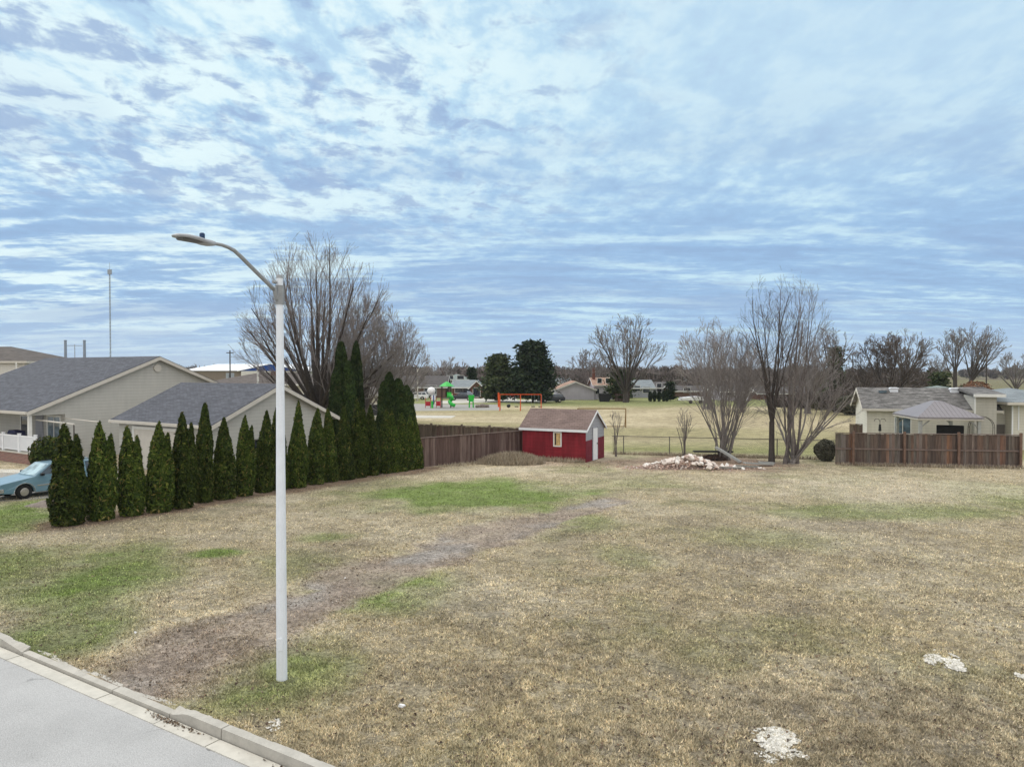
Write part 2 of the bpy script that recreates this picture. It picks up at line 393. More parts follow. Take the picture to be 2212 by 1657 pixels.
def gcol(X, Y):
    n1 = fbm(X, Y, 6, 4, 1); n2 = fbm(X, Y, 1.6, 4, 11); n3 = fbm(X, Y, .5, 3, 21)
    def mx(c, k, m): return c * (1 - m[..., None]) + k * m[..., None]
    c = np.ones(X.shape + (3,)) * TAN
    c = mx(c, OLIVE, sst(.49, .68, n1 * .6 + n2 * .4) * .6)
    c = mx(c, PALE, sst(.53, .72, fbm(X, Y, 3, 4, 31)) * .55)
    c = mx(c, BROWN * 1.1, sst(.55, .75, fbm(X, Y, 2.4, 4, 51)) * .4)
    G = np.zeros(X.shape)
    for a in ((760, 1290, 1036, 1108, 0, .5, 1.0), (385, 525, 1182, 1210, 0, .5, .95), (60, 400, 1180, 1340, .3, .8, .85), (-200, 130, 1085, 1180, 0, .6, .9), (-300, 200, 1180, 1300, 0, .8, .6), (520, 760, 1190, 1260, 0, .8, .4), (1150, 1330, 1110, 1150, 0, .7, .5),
              (0, 280, 1330, 1420, 0, .7, .65), (400, 760, 1370, 1570, -.6, .6, .6), (640, 1030, 1235, 1340, -.5, .6, .7), (1640, 2250, 1088, 1125, 0, .5, .55),
              (2080, 2400, 1040, 1150, 0, .6, .5), (1500, 1800, 1140, 1190, 0, .8, .35), (1300, 1500, 1030, 1060, 0, .7, .3), (620, 780, 1150, 1172, 0, .6, .5), (1300, 1420, 1180, 1240, .4, .8, .35)):
        G = np.maximum(G, ell(X, Y, *a[:4], a[4], a[5]) * a[6])
    far = sst(50, 54, Y + .2 * X)
    G = G * (.65 + .7 * n3) * (1 - far)
    c = mx(c, GREEN, np.clip(G, 0, .95))
    for a in ((880, 1260, 1255, 1345, .1, .5, .6), (1640, 2160, 1022, 1090, 0, .6, .6), (1830, 2100, 1160, 1215, 0, .6, .4), (1000, 1200, 1008, 1022, 0, .5, .5), (480, 700, 1120, 1165, 0, .7, .35)):
        c = mx(c, PALE, ell(X, Y, *a[:4], a[4], a[5]) * a[6] * (1 - far))
    for a in ((1500, 2300, 1430, 1700, 0, .8, .55), (900, 1100, 1290, 1360, 0, .7, .4), (1700, 1900, 1120, 1150, 0, .8, .3)):
        c = mx(c, BROWN * 1.08, ell(X, Y, *a[:4], a[4], a[5]) * a[6] * n2 * 1.6 * (1 - far))
    t = track(X, Y) + (n2 - .5) * 1.5 + (n3 - .5) * .7
    tm = (1 - sst(.55, 1.25, t)); c = mx(c, DIRT * .95, tm * (.5 + .9 * n2).clip(0, 1))
    c = mx(c, GREY, (1 - sst(.1, .6, np.abs(t - .35))) * tm * sst(.45, .62, fbm(X, Y, 2.5, 3, 71)) * .8)
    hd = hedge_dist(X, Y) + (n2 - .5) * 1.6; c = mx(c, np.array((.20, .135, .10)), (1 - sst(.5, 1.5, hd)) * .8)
    for a in ((1335, 1700, 985, 1022, 0, .5, .75), (1030, 1350, 985, 1008, 0, .6, .5)):
        c = mx(c, np.array((.27, .185, .15)), ell(X, Y, *a[:4], a[4], a[5]) * a[6] * (1 - far))
    # the park field past the back fences
    st = fbm(X * .35, Y, 5, 4, 81)
    fcol = mx(mx(np.ones(X.shape + (3,)) * FIELD, np.array((.45, .385, .26)), sst(.45, .65, st)), np.array((.27, .25, .13)), sst(.5, .68, fbm(X * .4, Y, 9, 4, 91)) * .6)
    fcol = mx(fcol, np.array((.24, .26, .10)), (1 - sst(52, 68, Y + .2 * X + (n1 - .5) * 10)) * .75)
    fcol = mx(fcol, np.array((.19, .22, .085)), sst(112, 118, Y) * .8)
    c = mx(c, fcol, far)
    fm = sst(190, 230, Y); c = mx(c, np.array((.13, .10, .08)), fm * (.6 + .4 * sst(.4, .6, fbm(X, Y, 90, 3, 95))))
    return c * (.88 + .24 * n3)[..., None]
def ground_z(X, Y):
    a = X * W_.x + Y * W_.y; b = X * U.x + Y * U.y - KERB
    lot = sst(.1, 1.4, b) * (1 - sst(36, 41, Y)) * sst(.6, 3.0, ((X - H0.x) * (H1.y - H0.y) - (Y - H0.y) * (H1.x - H0.x)) / math.hypot(H1.x - H0.x, H1.y - H0.y))
    z = (fbm(X, Y, 2.2, 3, 61) - .5) * .10 * lot
    t = track(X, Y); z = z - (.05 * np.exp(-((t - .55) / .22) ** 2) + .02 * (1 - sst(.5, 1.3, t))) * lot * (.5 + fbm(X, Y, 1.5, 2, 66))
    z = z - .06 * sst(CUT0 - .6, CUT0 + .3, a) * (1 - sst(CUT1 - .3, CUT1 + .6, a)) * (1 - sst(.1, 2.2, b)) * (b > -.03)
    return z
CUT0, CUT1 = -16.15, -11.2
def axis(lo, hi, fine, ext=4000):
    a = list(np.arange(lo, hi + .001, fine)); s = fine
    while a[-1] < ext: s *= 1.16; a.append(a[-1] + s)
    s = fine; b = [lo]
    while b[-1] > -ext: s *= 1.16; b.append(b[-1] - s)
    return np.array(b[1:][::-1] + a)
av = axis(-45, 45, .25); bu = axis(KERB, KERB + 50, .25); bu = bu[bu >= KERB - 1e-6]
bu = np.concatenate([-np.array([4000, 900, 200, 60, 20, 8, 0])[:] + KERB - .05, bu])
bu = np.unique(bu)
A_, B_ = np.meshgrid(av, bu, indexing='ij')
GX = A_ * W_.x + B_ * U.x; GY = A_ * W_.y + B_ * U.y; GZ = np.where(B_ < KERB - .01, -.30, ground_z(GX, GY))
n0, n1_ = A_.shape
idx = np.arange(n0 * n1_).reshape(n0, n1_)
Fq = np.stack([idx[:-1, :-1], idx[1:, :-1], idx[1:, 1:], idx[:-1, 1:]], -1).reshape(-1, 4)
gc = gcol(GX, GY)
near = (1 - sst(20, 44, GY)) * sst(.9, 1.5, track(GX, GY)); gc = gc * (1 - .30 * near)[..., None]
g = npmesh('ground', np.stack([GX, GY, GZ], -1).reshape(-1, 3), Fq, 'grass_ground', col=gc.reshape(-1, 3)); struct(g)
def uv(a, b, z=0): p = W_ * a + U * b; return Vector((p.x, p.y, z))
def sheet(name, mat, pts, kind='structure'):
    m = MB(); m.add(pts, [tuple(range(len(pts)))]); return struct(m.build(name, mat, norm=False), kind)
# road: asphalt sheet, gutter and kerb as real steps
sheet('road', 'asphalt', [uv(-400, KERB - 10, -.13), uv(400, KERB - 10, -.13), uv(400, KERB - .41, -.13), uv(-400, KERB - .41, -.13)])
rn = random.Random(5)
a = -80.0; seg = 0
CUT0, CUT1 = -16.15, -11.2
gut = MB(); kb = MB(); bl = [-80]
while bl[-1] < 40: bl.append(bl[-1] + 3.05)
bl = sorted([b for b in bl if not (CUT0 - .8 < b < CUT0 + .8 or CUT1 - .8 < b < CUT1 + .8)] + [CUT0, CUT1])
MR = Matrix.Rotation(ROT, 4, 'Z')
for a0, a1 in zip(bl, bl[1:]):
    dz = rn.uniform(-.004, .004); sh = rn.uniform(-.008, .008)
    gut.box(a0 + .012, a1 - .012, KERB - .42 + sh, KERB - .165, -.25, -.118 + dz, MR)
    low = a0 >= CUT0 - .1 and a1 <= CUT1 + .1
    top = -.075 if low else .035
    n = 12; ys = [a0 + .012 + (a1 - a0 - .024) * i / n for i in range(n + 1)]
    for y0, y1 in zip(ys, ys[1:]):
        def tz(y):
            if low: return -.07
            if y > CUT1 - .01 and y < CUT1 + .5: return -.07 + .105 * sst(CUT1, CUT1 + .5, y)
            if y < CUT0 + .01 and y > CUT0 - .9: return -.07 + .105 * sst(CUT0, CUT0 - .9, y) if False else -.07 + .105 * float(np.clip((CUT0 - y) / .9, 0, 1))
            return .035 + dz
        z0, z1 = tz(y0), tz(y1); jb = rn.uniform(0, .025) + (.04 + .05 * math.sin(y0 * 3.1) + rn.uniform(0, .02) if low else 0)
        q = [(y0, KERB - .15, -.3), (y1, KERB - .15, -.3), (y1, KERB + .03, -.3), (y0, KERB + .03, -.3),
             (y0, KERB - .13, z0), (y1, KERB - .13, z1), (y1, KERB + .02 + jb, max(z1, .006) if not low else -.055), (y0, KERB + .02 + jb, max(z0, .006) if not low else -.055)]
        kb.add([MR @ Vector(p) for p in q], ((0, 3, 2, 1), (4, 5, 6, 7), (0, 1, 5, 4), (1, 2, 6, 5), (2, 3, 7, 6), (3, 0, 4, 7)))
struct(gut.build('gutter', 'concrete_pale')); struct(kb.build('kerb', 'concrete'))
# blades of the near lawn: one uncountable mass
rs = np.random.RandomState(3)
NB = 900000
by = 9.0 / (1 - rs.rand(NB) * (1 - 9.0 / 46.0)) ; by = by.astype(float)
bx = (rs.rand(NB) * 2 - 1) * (.78 * by + 1.2)
keep = (bx * U.x + by * U.y) > KERB + .03; bx, by = bx[keep], by[keep]
tk = track(bx, by); hd = hedge_dist(bx, by)
side = (bx - H0.x) * (H1.y - H0.y) - (by - H0.y) * (H1.x - H0.x)
dens = sst(.2, 1.2, tk + (fbm(bx, by, .6, 3, 7) - .5) * 1.6) * .8 + .2
dens *= np.where(hd < .7, .25, 1); dens *= sst(.30, .52, fbm(bx, by, .28, 3, 8)) * .85 + .15; dens *= sst(.2, .5, fbm(bx, by, 1.4, 3, 88) + .1)
keep = (rs.rand(len(bx)) < dens) & (by + .2 * bx < 49); bx, by = bx[keep], by[keep]
nb = len(bx); cl = fbm(bx, by, 1.2, 3, 9)
ln = (.025 + .04 * rs.rand(nb)) * (.6 + .9 * cl); wd = (.006 + .007 * rs.rand(nb)) * (1 + (by - 9) / 22)
an = rs.rand(nb) * 2 * np.pi; ti = .35 + .75 * rs.rand(nb); fa = rs.rand(nb) * np.pi
zb = ground_z(bx, by) - .004; Vb = np.zeros((nb, 3, 3)); cx_, sx_ = np.cos(fa) * wd, np.sin(fa) * wd
Vb[:, 0] = np.stack([bx - cx_, by - sx_, zb], -1); Vb[:, 1] = np.stack([bx + cx_, by + sx_, zb], -1)
Vb[:, 2] = np.stack([bx + np.cos(an) * np.sin(ti) * ln, by + np.sin(an) * np.sin(ti) * ln, zb + np.cos(ti) * ln], -1)
bc = gcol(bx, by) * (.80 + .85 * vnoise(bx, by, .16, 97))[:, None] * 1.05; bc = np.repeat(bc, 3, 0)
o = npmesh('grass', Vb.reshape(-1, 3), np.arange(nb * 3).reshape(-1, 3), 'grass_blade', col=bc)
tag(o, 'short patchy winter grass of the vacant lot', 'grass', kind='stuff')
# ------------------------------------------------------------------ street lamp
pb = gp(609, 1467)
lamp = thing('street_lamp', 'tall white tapered street lamp with curved grey arm beside the dirt track', 'street lamp', pb, 0)
m = MB(); m.tube([(0, 0, -.1), (0, 0, 2.2), (0, 0, 7.25)], [.098, .092, .062], 12); m.build('pole', 'pole_paint', lamp, smooth=False)
m = MB(); m.box(-.05, .05, -.106, -.09, .55, .78); m.build('handhole_cover', 'pole_paint', lamp, bevel=.006)
m = MB(); m.tube([(0, 0, 7.25), (0, 0, 7.31)], [.068, .05], 12); m.build('pole_cap', 'arm_metal', lamp)
ad = -U
def ap(s, z, off=0): return ad * s + Vector((0, 0, z)) + W_ * off
ctrl = [(.05, 6.98), (.3, 7.16), (.5, 7.30), (.669, 7.42), (.82, 7.53), (.953, 7.615), (1.08, 7.655), (1.2, 7.675), (1.40, 7.675)]
m = MB(); m.tube([ap(s, z) for s, z in ctrl], [.036] * 5 + [.033, .03, .028, .028], 10); m.build('arm', 'arm_metal', lamp, smooth=True)
m = MB(); m.tube([ap(.0, 6.78), ap(.0, 7.12)], .082, 12); m.tube([ap(.06, 6.86), ap(.12, 7.08)], [.05, .045], 8); m.tube([ap(.08, 7.17), ap(.15, 7.17)], .03, 8)
m.build('arm_bracket', 'arm_metal', lamp)
m = MB(); st = [(1.34, .055, .05, 0), (1.42, .085, .065, -.005), (1.52, .12, .06, 0), (1.7, .15, .05, .03), (1.88, .15, .045, .04), (2.02, .11, .035, .035), (2.08, .03, .012, .03)]
V = []; Fs = []; nn = 12
for s, w, h, zo in st:
    for k in range(nn):
        t = 2 * math.pi * k / nn; V.append(ap(s, 7.665 + zo + max(-.5, math.sin(t)) * h, math.cos(t) * w))
for i in range(len(st) - 1):
    for k in range(nn): Fs.append((i * nn + k, i * nn + (k + 1) % nn, (i + 1) * nn + (k + 1) % nn, (i + 1) * nn + k))
Fs += [tuple(range(nn)), tuple(range((len(st) - 1) * nn, len(st) * nn))]
m.add(V, Fs); head = m.build('lamp_head', 'head_metal', lamp, smooth=True)
m = MB(); m.add([ap(1.6, 7.672, -.11), ap(1.6, 7.672, .11), ap(1.97, 7.672, .09), ap(1.97, 7.672, -.09), ap(1.6, 7.646, -.09), ap(1.6, 7.646, .09), ap(1.95, 7.646, .07), ap(1.95, 7.646, -.07)], ((0, 3, 2, 1), (4, 5, 6, 7), (0, 1, 5, 4), (1, 2, 6, 5), (2, 3, 7, 6), (3, 0, 4, 7))); m.build('lens', 'lens', head)
m = MB(); m.tube([ap(1.56, 7.70), ap(1.56, 7.73), ap(1.56, 7.80), ap(1.56, 7.815)], [.03, .042, .042, .03], 12); m.build('photocell', 'photocell', lamp)
# ------------------------------------------------------------------ houses
def win(parent, face, c, w, h, y, mat='glass_dark', fr='trim_white', fw=.07, mull=0):
    """face: 'y-' at plane y (facing -y), 'x+' at plane x=y; c = centre (along, z)"""
    a0, a1, z0, z1 = c[0] - w / 2, c[0] + w / 2, c[1] - h / 2, c[1] + h / 2
    m = MB(); p = MB(); s = -1 if face[1] == '-' else 1
    def bx(M, u0, u1, w0, w1, d0, d1):
        d0, d1 = sorted((y + s * d0, y + s * d1))
        if face[0] == 'y': M.box(u0, u1, d0, d1, w0, w1)
        else: M.box(d0, d1, u0, u1, w0, w1)
    bx(m, a0 - fw, a1 + fw, z1, z1 + fw, .002, .05); bx(m, a0 - fw, a1 + fw, z0 - fw, z0, .002, .06)
    bx(m, a0 - fw, a0, z0, z1, .002, .05); bx(m, a1, a1 + fw, z0, z1, .002, .05)
    for i in range(mull): u = a0 + (a1 - a0) * (i + 1) / (mull + 1); bx(m, u - .025, u + .025, z0, z1, .01, .045)
    f = m.build('window', fr, parent)
    bx(p, a0, a1, z0, z1, .004, .02); p.build('pane', mat, f)
    return f
def gable(root, L_, W, he, hr, wall, roof, trim='trim_white', oh=.35, z0=0, walls=True, th=.13, ridge_cap=False):
    ym = W / 2; s = (hr - he) / ym
    if walls:
        m = MB(); m.prism([(0, z0), (W, z0), (W, he), (ym, hr - .01), (0, he)], 'x', 0, L_); m.build('wall', wall, root)
    m = MB(); e0 = he - s * oh
    m.prism([(-oh, e0), (ym, hr), (W + oh, e0), (W + oh, e0 + th), (ym, hr + th), (-oh, e0 + th)], 'x', -oh, L_ + oh); r = m.build('roof', roof, root)
    m = MB()
    for x in (-oh - .04, L_ + oh):
        m.prism([(-oh - .02, e0 - .14), (ym, hr - .14), (W + oh + .02, e0 - .14), (W + oh + .02, e0 + th - .05), (ym, hr + th - .05), (-oh - .02, e0 + th - .05)], 'x', x, x + .04)
    m.box(-oh, L_ + oh, -oh - .11, -oh - .002, e0 - .05, e0 + th - .02); m.box(-oh, L_ + oh, W + oh + .002, W + oh + .11, e0 - .05, e0 + th - .02)
    m.build('fascia', trim, root)
    return r
def hip(root, L_, W, he, hr, wall, roof, trim='trim_white', oh=.35, walls=True, ends=(1, 1)):
    if walls: m = MB(); m.box(0, L_, 0, W, 0, he); m.build('wall', wall, root)
    ym = W / 2; i0 = (ym) * ends[0] * .95 + 0; i1 = L_ - ym * ends[1] * .95
    if i1 < i0: i0 = i1 = (i0 + i1) / 2
    m = MB(); a = [(-oh, -oh, he + .02), (L_ + oh, -oh, he + .02), (L_ + oh, W + oh, he + .02), (-oh, W + oh, he + .02)]
    a2 = [(p[0], p[1], he + .14) for p in a]; r0, r1 = (i0, ym, hr), (i1 + .001, ym, hr)
    m.add(a + a2 + [r0, r1], ((0, 3, 2, 1), (0, 1, 5, 4), (1, 2, 6, 5), (2, 3, 7, 6), (3, 0, 4, 7), (4, 5, 9, 8), (6, 7, 8, 9), (5, 6, 9), (7, 4, 8)))
    r = m.build('roof', roof, root)
    m = MB(); o2 = oh + .06
    m.box(-o2, L_ + o2, -o2, -oh - .004, he - .06, he + .12); m.box(-o2, L_ + o2, W + oh + .004, W + o2, he - .06, he + .12)
    m.box(-o2, -oh - .004, -oh, W + oh, he - .06, he + .12); m.box(L_ + oh + .004, L_ + o2, -oh, W + oh, he - .06, he + .12)
    m.build('fascia', trim, root)
    return r
# house B: the low wing behind the cedars
P1 = Vector((-15.6, 38.0, 0)); LB, WB = 8.7, 8.46
ob = P1 - W_ * (LB + .35) + U * .35
hb = thing('garage', 'low beige sided garage with grey gable roof right behind the cedar row', 'garage', ob, ROT)
gable(hb, LB, WB, 2.76, 4.70, 'siding_tan', 'roof_grey', 'trim_beige')
m = MB(); m.box(1.6, 6.8, -.05, -.004, 0, 2.25)
gd = m.build('garage_door', 'trim_beige', hb)
m = MB(); m.box(1.45, 6.95, -.08, -.004, 2.25, 2.4); m.box(1.45, 1.6, -.08, -.004, 0, 2.25); m.box(6.8, 6.95, -.08, -.004, 0, 2.25); m.build('door_frame', 'trim_white', hb)
win(hb, 'x+', (3.1, 1.35), .9, .7, LB, fr='trim_dark')
# house A: larger house with porch
P1 = Vector((-29.0, 43.9, 0)); LA, WA = 15.0, 16.3
oa = P1 - W_ * (LA + .35) + U * .35
ha = thing('house', 'large beige house with wide grey gable roof and white porch railing', 'house', oa, ROT)
heA, hrA = 3.15, 6.45
gable(ha, LA, WA, heA, hrA, 'siding_tan', 'roof_grey', 'trim_beige', walls=False)
sA = (hrA - heA) / (WA / 2)
m = MB(); m.prism([(2.0, 0), (WA, 0), (WA, heA), (WA / 2, hrA - .01), (0, heA), (0, 2.86), (2.0, 2.86)], 'x', 0, LA); m.build('wall', 'siding_tan', ha)
win(ha, 'y-', (LA - 1.35, 1.75), 1.5, 1.75, 2.0, 'glass_blue', fw=.12, mull=1)
win(ha, 'y-', (LA - 5.0, 1.8), 1.2, 1.5, 2.0, 'glass_dark', fw=.1)
m = MB(); m.box(LA - 3.6, LA - 2.7, 1.93, 1.996, .67, 2.7); m.build('door', 'siding_grey', ha)
m = MB(); m.box(-.3, LA + 1.5, -.5, 1.99, 0, .60); m.build('porch_base', 'brick_red', ha)
m = MB(); m.box(-.35, LA + 1.55, -.55, 1.985, .603, .67); m.build('porch_floor', 'concrete_pale', ha)
for x in (LA - .1, LA - 4.2, LA - 8.2): m = MB(); m.box(x - .09, x + .09, -.1, .08, .67, 2.9); m.build('porch_post', 'trim_white', ha)
m = MB(); m.tube([(LA + .02, 8.15, 5.75), (LA + .1, 8.15, 5.75)], .27, 16); m.build('gable_vent', 'trim_beige', ha)
rl = thing('porch_railing', 'white vinyl railing along the edge of the beige house porch', 'railing', oa + Vector((0, 0, .67)), ROT)
m = MB(); m.box(0, LA + 1.3, -.40, -.34, .92, 1.0); m.box(0, LA + 1.3, -.39, -.35, .1, .16); m.build('rail', 'white_vinyl', rl)
m = MB()
for i in range(int((LA + 1.2) / .12)): m.box(.06 + i * .12, .12 + i * .12, -.388, -.352, .162, .918)
m.build('picket', 'white_vinyl', rl)['kind'] = 'stuff'
for x in (LA + 1.35, LA - .6, LA - 2.6, LA - 4.6, LA - 6.6): m = MB(); m.box(x - .07, x + .07, -.44, -.30, 0, 1.08); m.box(x - .085, x + .085, -.455, -.285, 1.082, 1.12); m.build('post', 'white_vinyl', rl)
pg = thing('pergola_frame', 'thin pale frame of a canopy standing out from the beige house porch', 'canopy frame', oa, ROT)
m = MB(); m.tube([(LA - .6, .6, 2.55), (LA + 4.6, .2, 2.5)], .045, 6); m.tube([(LA - .6, 2.0, 2.6), (LA + 4.6, 1.6, 2.55)], .035, 6); m.build('beam', 'trim_beige', pg)
for y in (.2, 1.6): m = MB(); m.tube([(LA + 4.55, y, 0), (LA + 4.55, y, 2.5)], .04, 6); m.build('post', 'trim_dark', pg)
bq = thing('barbecue', 'barbecue under a dark navy cover on the porch', 'barbecue', oa + W_ * (LA - 2.7) + U * .4 + Vector((0, 0, .67)), ROT)
m = MB(); m.box(-.7, .7, -.3, .3, .15, .9); m.prism([(-.7, .9), (.7, .9), (.5, 1.15), (-.45, 1.18)], 'y', -.28, .28); m.build('cover', 'navy_cover', bq, bevel=.06)
for x in (-.6, .6):
    for y in (-.25, .25): m = MB(); m.box(x - .03, x + .03, y - .03, y + .03, 0, .15); m.build('leg', 'black_plastic', bq)
# house C at far left, two storeys
hc_ = thing('house', 'two storey white house with brown hip roof at the far left edge', 'house', at(-300, 800, 66) * 1, ROT * .0)
hc_.location = (at(-320, 800, 66).x, 66, 0); wC = at(66, 781, 66).x - at(-320, 800, 66).x - .5
hip(hc_, wC, 9, hz(783, 66), hz(749, 70.5), 'siding_white', 'roof_darkbrown', 'trim_beige')
m = MB(); m.tube([(wC - .5, -.42, 0), (wC - .5, -.42, hz(784, 66)), (wC - .5, -.42, hz(784, 66) + .02)], .06, 6); m.build('downpipe', 'trim_white', hc_)
# other houses, by measured picture positions
def mid_house(label, xl, xr, Y, ye, yr, W, wall, roof, kind='gable', trim='trim_white', wins=(), rot=0, name='house', chim=None, oh=.4, side=False):
    x0, x1 = at(xl, 800, Y).x, at(xr, 800, Y).x; he = hz(ye, Y); hr = hz(yr, Y + (0 if side else W / 2))
    if side:   # gable end faces the camera: ridge runs away
        root = thing(name, label, 'house', (x1, Y, 0), R(90) + rot); gable(root, W, x1 - x0, he, hr, wall, roof, trim, oh)
        for (u, z, w, h) in wins: win(root, 'x-', ((x1 - x0) * (1 - u), z), w, h, 0)
    else:
        root = thing(name, label, 'house', (x0, Y, 0), rot)
        (gable if kind == 'gable' else hip)(root, x1 - x0, W, he, hr, wall, roof, trim, oh)
        for (u, z, w, h) in wins: win(root, 'y-', ((x1 - x0) * u, z), w, h, 0)
    if chim:
        m = MB(); cx0 = (x1 - x0) * chim[0]; m.box(cx0 - chim[1], cx0 + chim[1], W * .35, W * .35 + .7, he, chim[2]); c = m.build('chimney', 'brick_far', root)
    return root
mid_house('brown hip roofed house behind the garage, with a brick chimney', 432, 715, 80, 832, 805, 10, 'siding_cream', 'roof_brown', 'hip', wins=((.66, 2.4, 1.4, 1.2), (.78, 2.4, 1, 1.2), (.9, 2.3, 1, 1.5)), chim=(.50, .55, 5.5))
mid_house('small cream building with dark brown roof seen between the tall cedars', 752, 845, 74, 852, 838, 7, 'siding_cream', 'roof_brown', wins=((.6, 1.6, 1.2, 1.1),))
mid_house('long grey roofed bungalow behind the playground left side', 800, 962, 150, 836, 813, 10, 'siding_brown', 'roof_dark', wins=((.3, 1.5, 1.4, 1.2), (.55, 1.5, 1.4, 1.2), (.8, 1.5, 2.5, 1.9)))
mid_house('two storey house with pale slate hip roof behind the green playground roof', 955, 1012, 178, 821, 808, 9, 'siding_brown', 'roof_green', 'hip', wins=((.3, 3.8, 1.6, 1), (.7, 3.8, 1.6, 1)))
mid_house('brick bungalow with grey roof right of the playground slide', 978, 1022, 150, 837, 822, 9, 'brick_far', 'roof_slate', wins=((.3, 1.6, 1.6, 1.2), (.7, 1.6, 1.6, 1.2)))
mid_house('small gabled brick front garage beside the grey roofed bungalow', 1016, 1043, 147, 836, 823, 7, 'brick_far', 'roof_slate', side=True, wins=((.5, 1.2, 1.4, 1.8),))
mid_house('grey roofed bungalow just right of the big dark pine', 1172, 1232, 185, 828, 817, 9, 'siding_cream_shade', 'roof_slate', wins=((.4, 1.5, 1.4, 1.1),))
mid_house('dark brown bungalow behind the orange swing set', 1046, 1130, 172, 836, 822, 9, 'brick_far', 'roof_dark', wins=((.3, 1.5, 1.4, 1.1), (.7, 1.5, 1.4, 1.1)))
mid_house('long slate roofed bungalow beyond the dark red car', 1105, 1180, 215, 825, 815, 9, 'siding_white', 'roof_slate', wins=((.5, 1.5, 1.4, 1.1),))
mid_house('lilac white bungalow whose wide gable faces the park', 1203, 1284, 139, 841, 825, 11, 'siding_lilac', 'roof_tan', side=True, wins=())
mid_house('lilac split level with tan roof joined behind the wide gable', 1284, 1329, 140, 832, 817, 9, 'siding_lilac', 'roof_tan', wins=((.25, 3.6, .8, .9), (.65, 3.6, .8, .9), (.15, 1.6, .7, 1.0)), chim=(.06, .25, 6.1))
mid_house('narrow pale grey house between the lilac house and the leaning bare tree', 1322, 1345, 146, 826, 815, 8, 'siding_cream_shade', 'roof_slate')
mid_house('grey split level house with white trim right of the big bare tree', 1350, 1412, 150, 838, 822, 9, 'siding_grey', 'roof_slate', wins=((.18, 1.9, 1.5, 1), (.4, 1.9, 1.5, 1), (.75, 1.6, 1.4, 1.2)))
mid_house('dark roofed bungalow half hidden behind the row of little evergreens', 1408, 1462, 160, 838, 826, 9, 'siding_grey', 'roof_dark', wins=((.3, 1.8, 1.0, 1.8), (.7, 1.8, 1.0, 1.8)))
mid_house('long low brown bungalow with pale eaves behind the thicket', 1452, 1560, 152, 845, 834, 9, 'siding_brown', 'roof_dark', wins=((.3, 1.5, 1.4, 1), (.7, 1.5, 1.4, 1)))
mid_house('distant pale bungalow behind the long low brown one', 1478, 1556, 210, 826, 815, 9, 'siding_white', 'roof_slate', wins=((.5, 1.5, 1.4, 1.1),))
mid_house('distant dark roofed bungalow showing left of the flat crowned bare tree', 1690, 1800, 200, 828, 815, 9, 'siding_grey', 'roof_dark', wins=((.5, 1.5, 1.4, 1.1),))
mid_house('distant slate roofed bungalow above the weathered roof', 1870, 1960, 180, 834, 820, 9, 'siding_cream_shade', 'roof_slate', wins=((.5, 1.5, 1.4, 1.1),))
mid_house('lilac bungalow showing through the bare thicket', 1560, 1622, 135, 846, 830, 9, 'siding_lilac', 'roof_dark', wins=((.3, 1.4, 1.2, 1),))
mid_house('brown brick bungalow behind the tall forked bare tree', 1640, 1760, 140, 850, 836, 9, 'brick_far', 'roof_dark', wins=((.3, 1.4, 1.2, 1), (.7, 1.4, 1.2, 1)))
# right hand house
RA = R(-20); ex = Vector((math.cos(RA), math.sin(RA), 0)); ey = Vector((-math.sin(RA), math.cos(RA), 0))
po = at(1863, 885, 54.2); oR = Vector((po.x, po.y, 0)) + ex * .35 + ey * .35
hr_ = thing('house', 'cream sided bungalow with weathered grey shingle roof behind the brown fence', 'house', oR, RA)
LR, WR, heR, hrR = 8.2, 8.6, 2.78, 4.12
gable(hr_, LR, WR, heR, hrR, 'siding_cream', 'roof_weathered', 'trim_beige')
win(hr_, 'y-', (2.35, 1.55), 1.0, 1.15, 0, 'glass_blue', mull=1)
for xv in (2.2, 6.3):
    zr = heR + (hrR - heR) / (WR / 2) * 3.5; m = MB(); m.box(xv - .28, xv + .28, 3.2, 3.75, zr - .05, zr + .30); m.prism([(xv - .36, zr + .302), (xv + .36, zr + .302), (xv + .24, zr + .40), (xv - .24, zr + .40)], 'y', 3.12, 3.83); m.build('roof_vent', 'white_vinyl', hr_, bevel=.03)
zr = heR + (hrR - heR) / (WR / 2) * 3.3; m = MB(); m.box(1.1, 1.65, 2.9, 3.5, zr + .05, zr + .24); m.build('skylight', 'glass_blue', hr_)
m = MB(); m.box(-.01, .1, -.06, -.004, 0, 2.66); m.build('downpipe', 'trim_beige', hr_)
# taller bay at its right end
pb2 = at(2106, 950, 49.3); wb = at(2143, 850, 48.9).x - pb2.x
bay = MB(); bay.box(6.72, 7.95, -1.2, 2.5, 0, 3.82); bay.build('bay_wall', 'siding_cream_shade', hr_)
m = MB(); m.prism([(-1.5, 3.80), (4.3, 4.15), (4.3, 4.32), (-1.5, 3.97)], 'x', 6.5, 8.4); m.build('bay_roof', 'roof_weathered', hr_)
m = MB(); m.box(6.5, 8.4, -1.62, -1.502, 3.76, 3.96); m.box(6.65, 6.715, -1.22, -1.1, 2.6, 3.75); m.build('bay_fascia', 'trim_white', hr_)
rt = mid_house('neighbouring cream bungalow with grey hip roof at the right frame edge', 2186, 2360, 51.5, 872, 838, 9, 'siding_cream', 'roof_slate', 'hip', trim='trim_beige', oh=.8)
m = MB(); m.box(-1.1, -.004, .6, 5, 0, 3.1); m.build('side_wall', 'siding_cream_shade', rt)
m = MB(); m.box(-1.08, -.1, .52, .596, 0, 1.75); m.build('dark_door', 'trim_dark', rt)
m = MB(); m.box(.0, .1, -.05, -.003, 0, 3.1); m.box(.45, .53, -.05, -.003, 1.4, 3.1); m.build('corner_trim', 'white_vinyl', rt)
mid_house('pale green hip roofed house peeking over the weathered roof', 2020, 2112, 92, 851, 833, 8, 'siding_white', 'roof_green', 'hip')
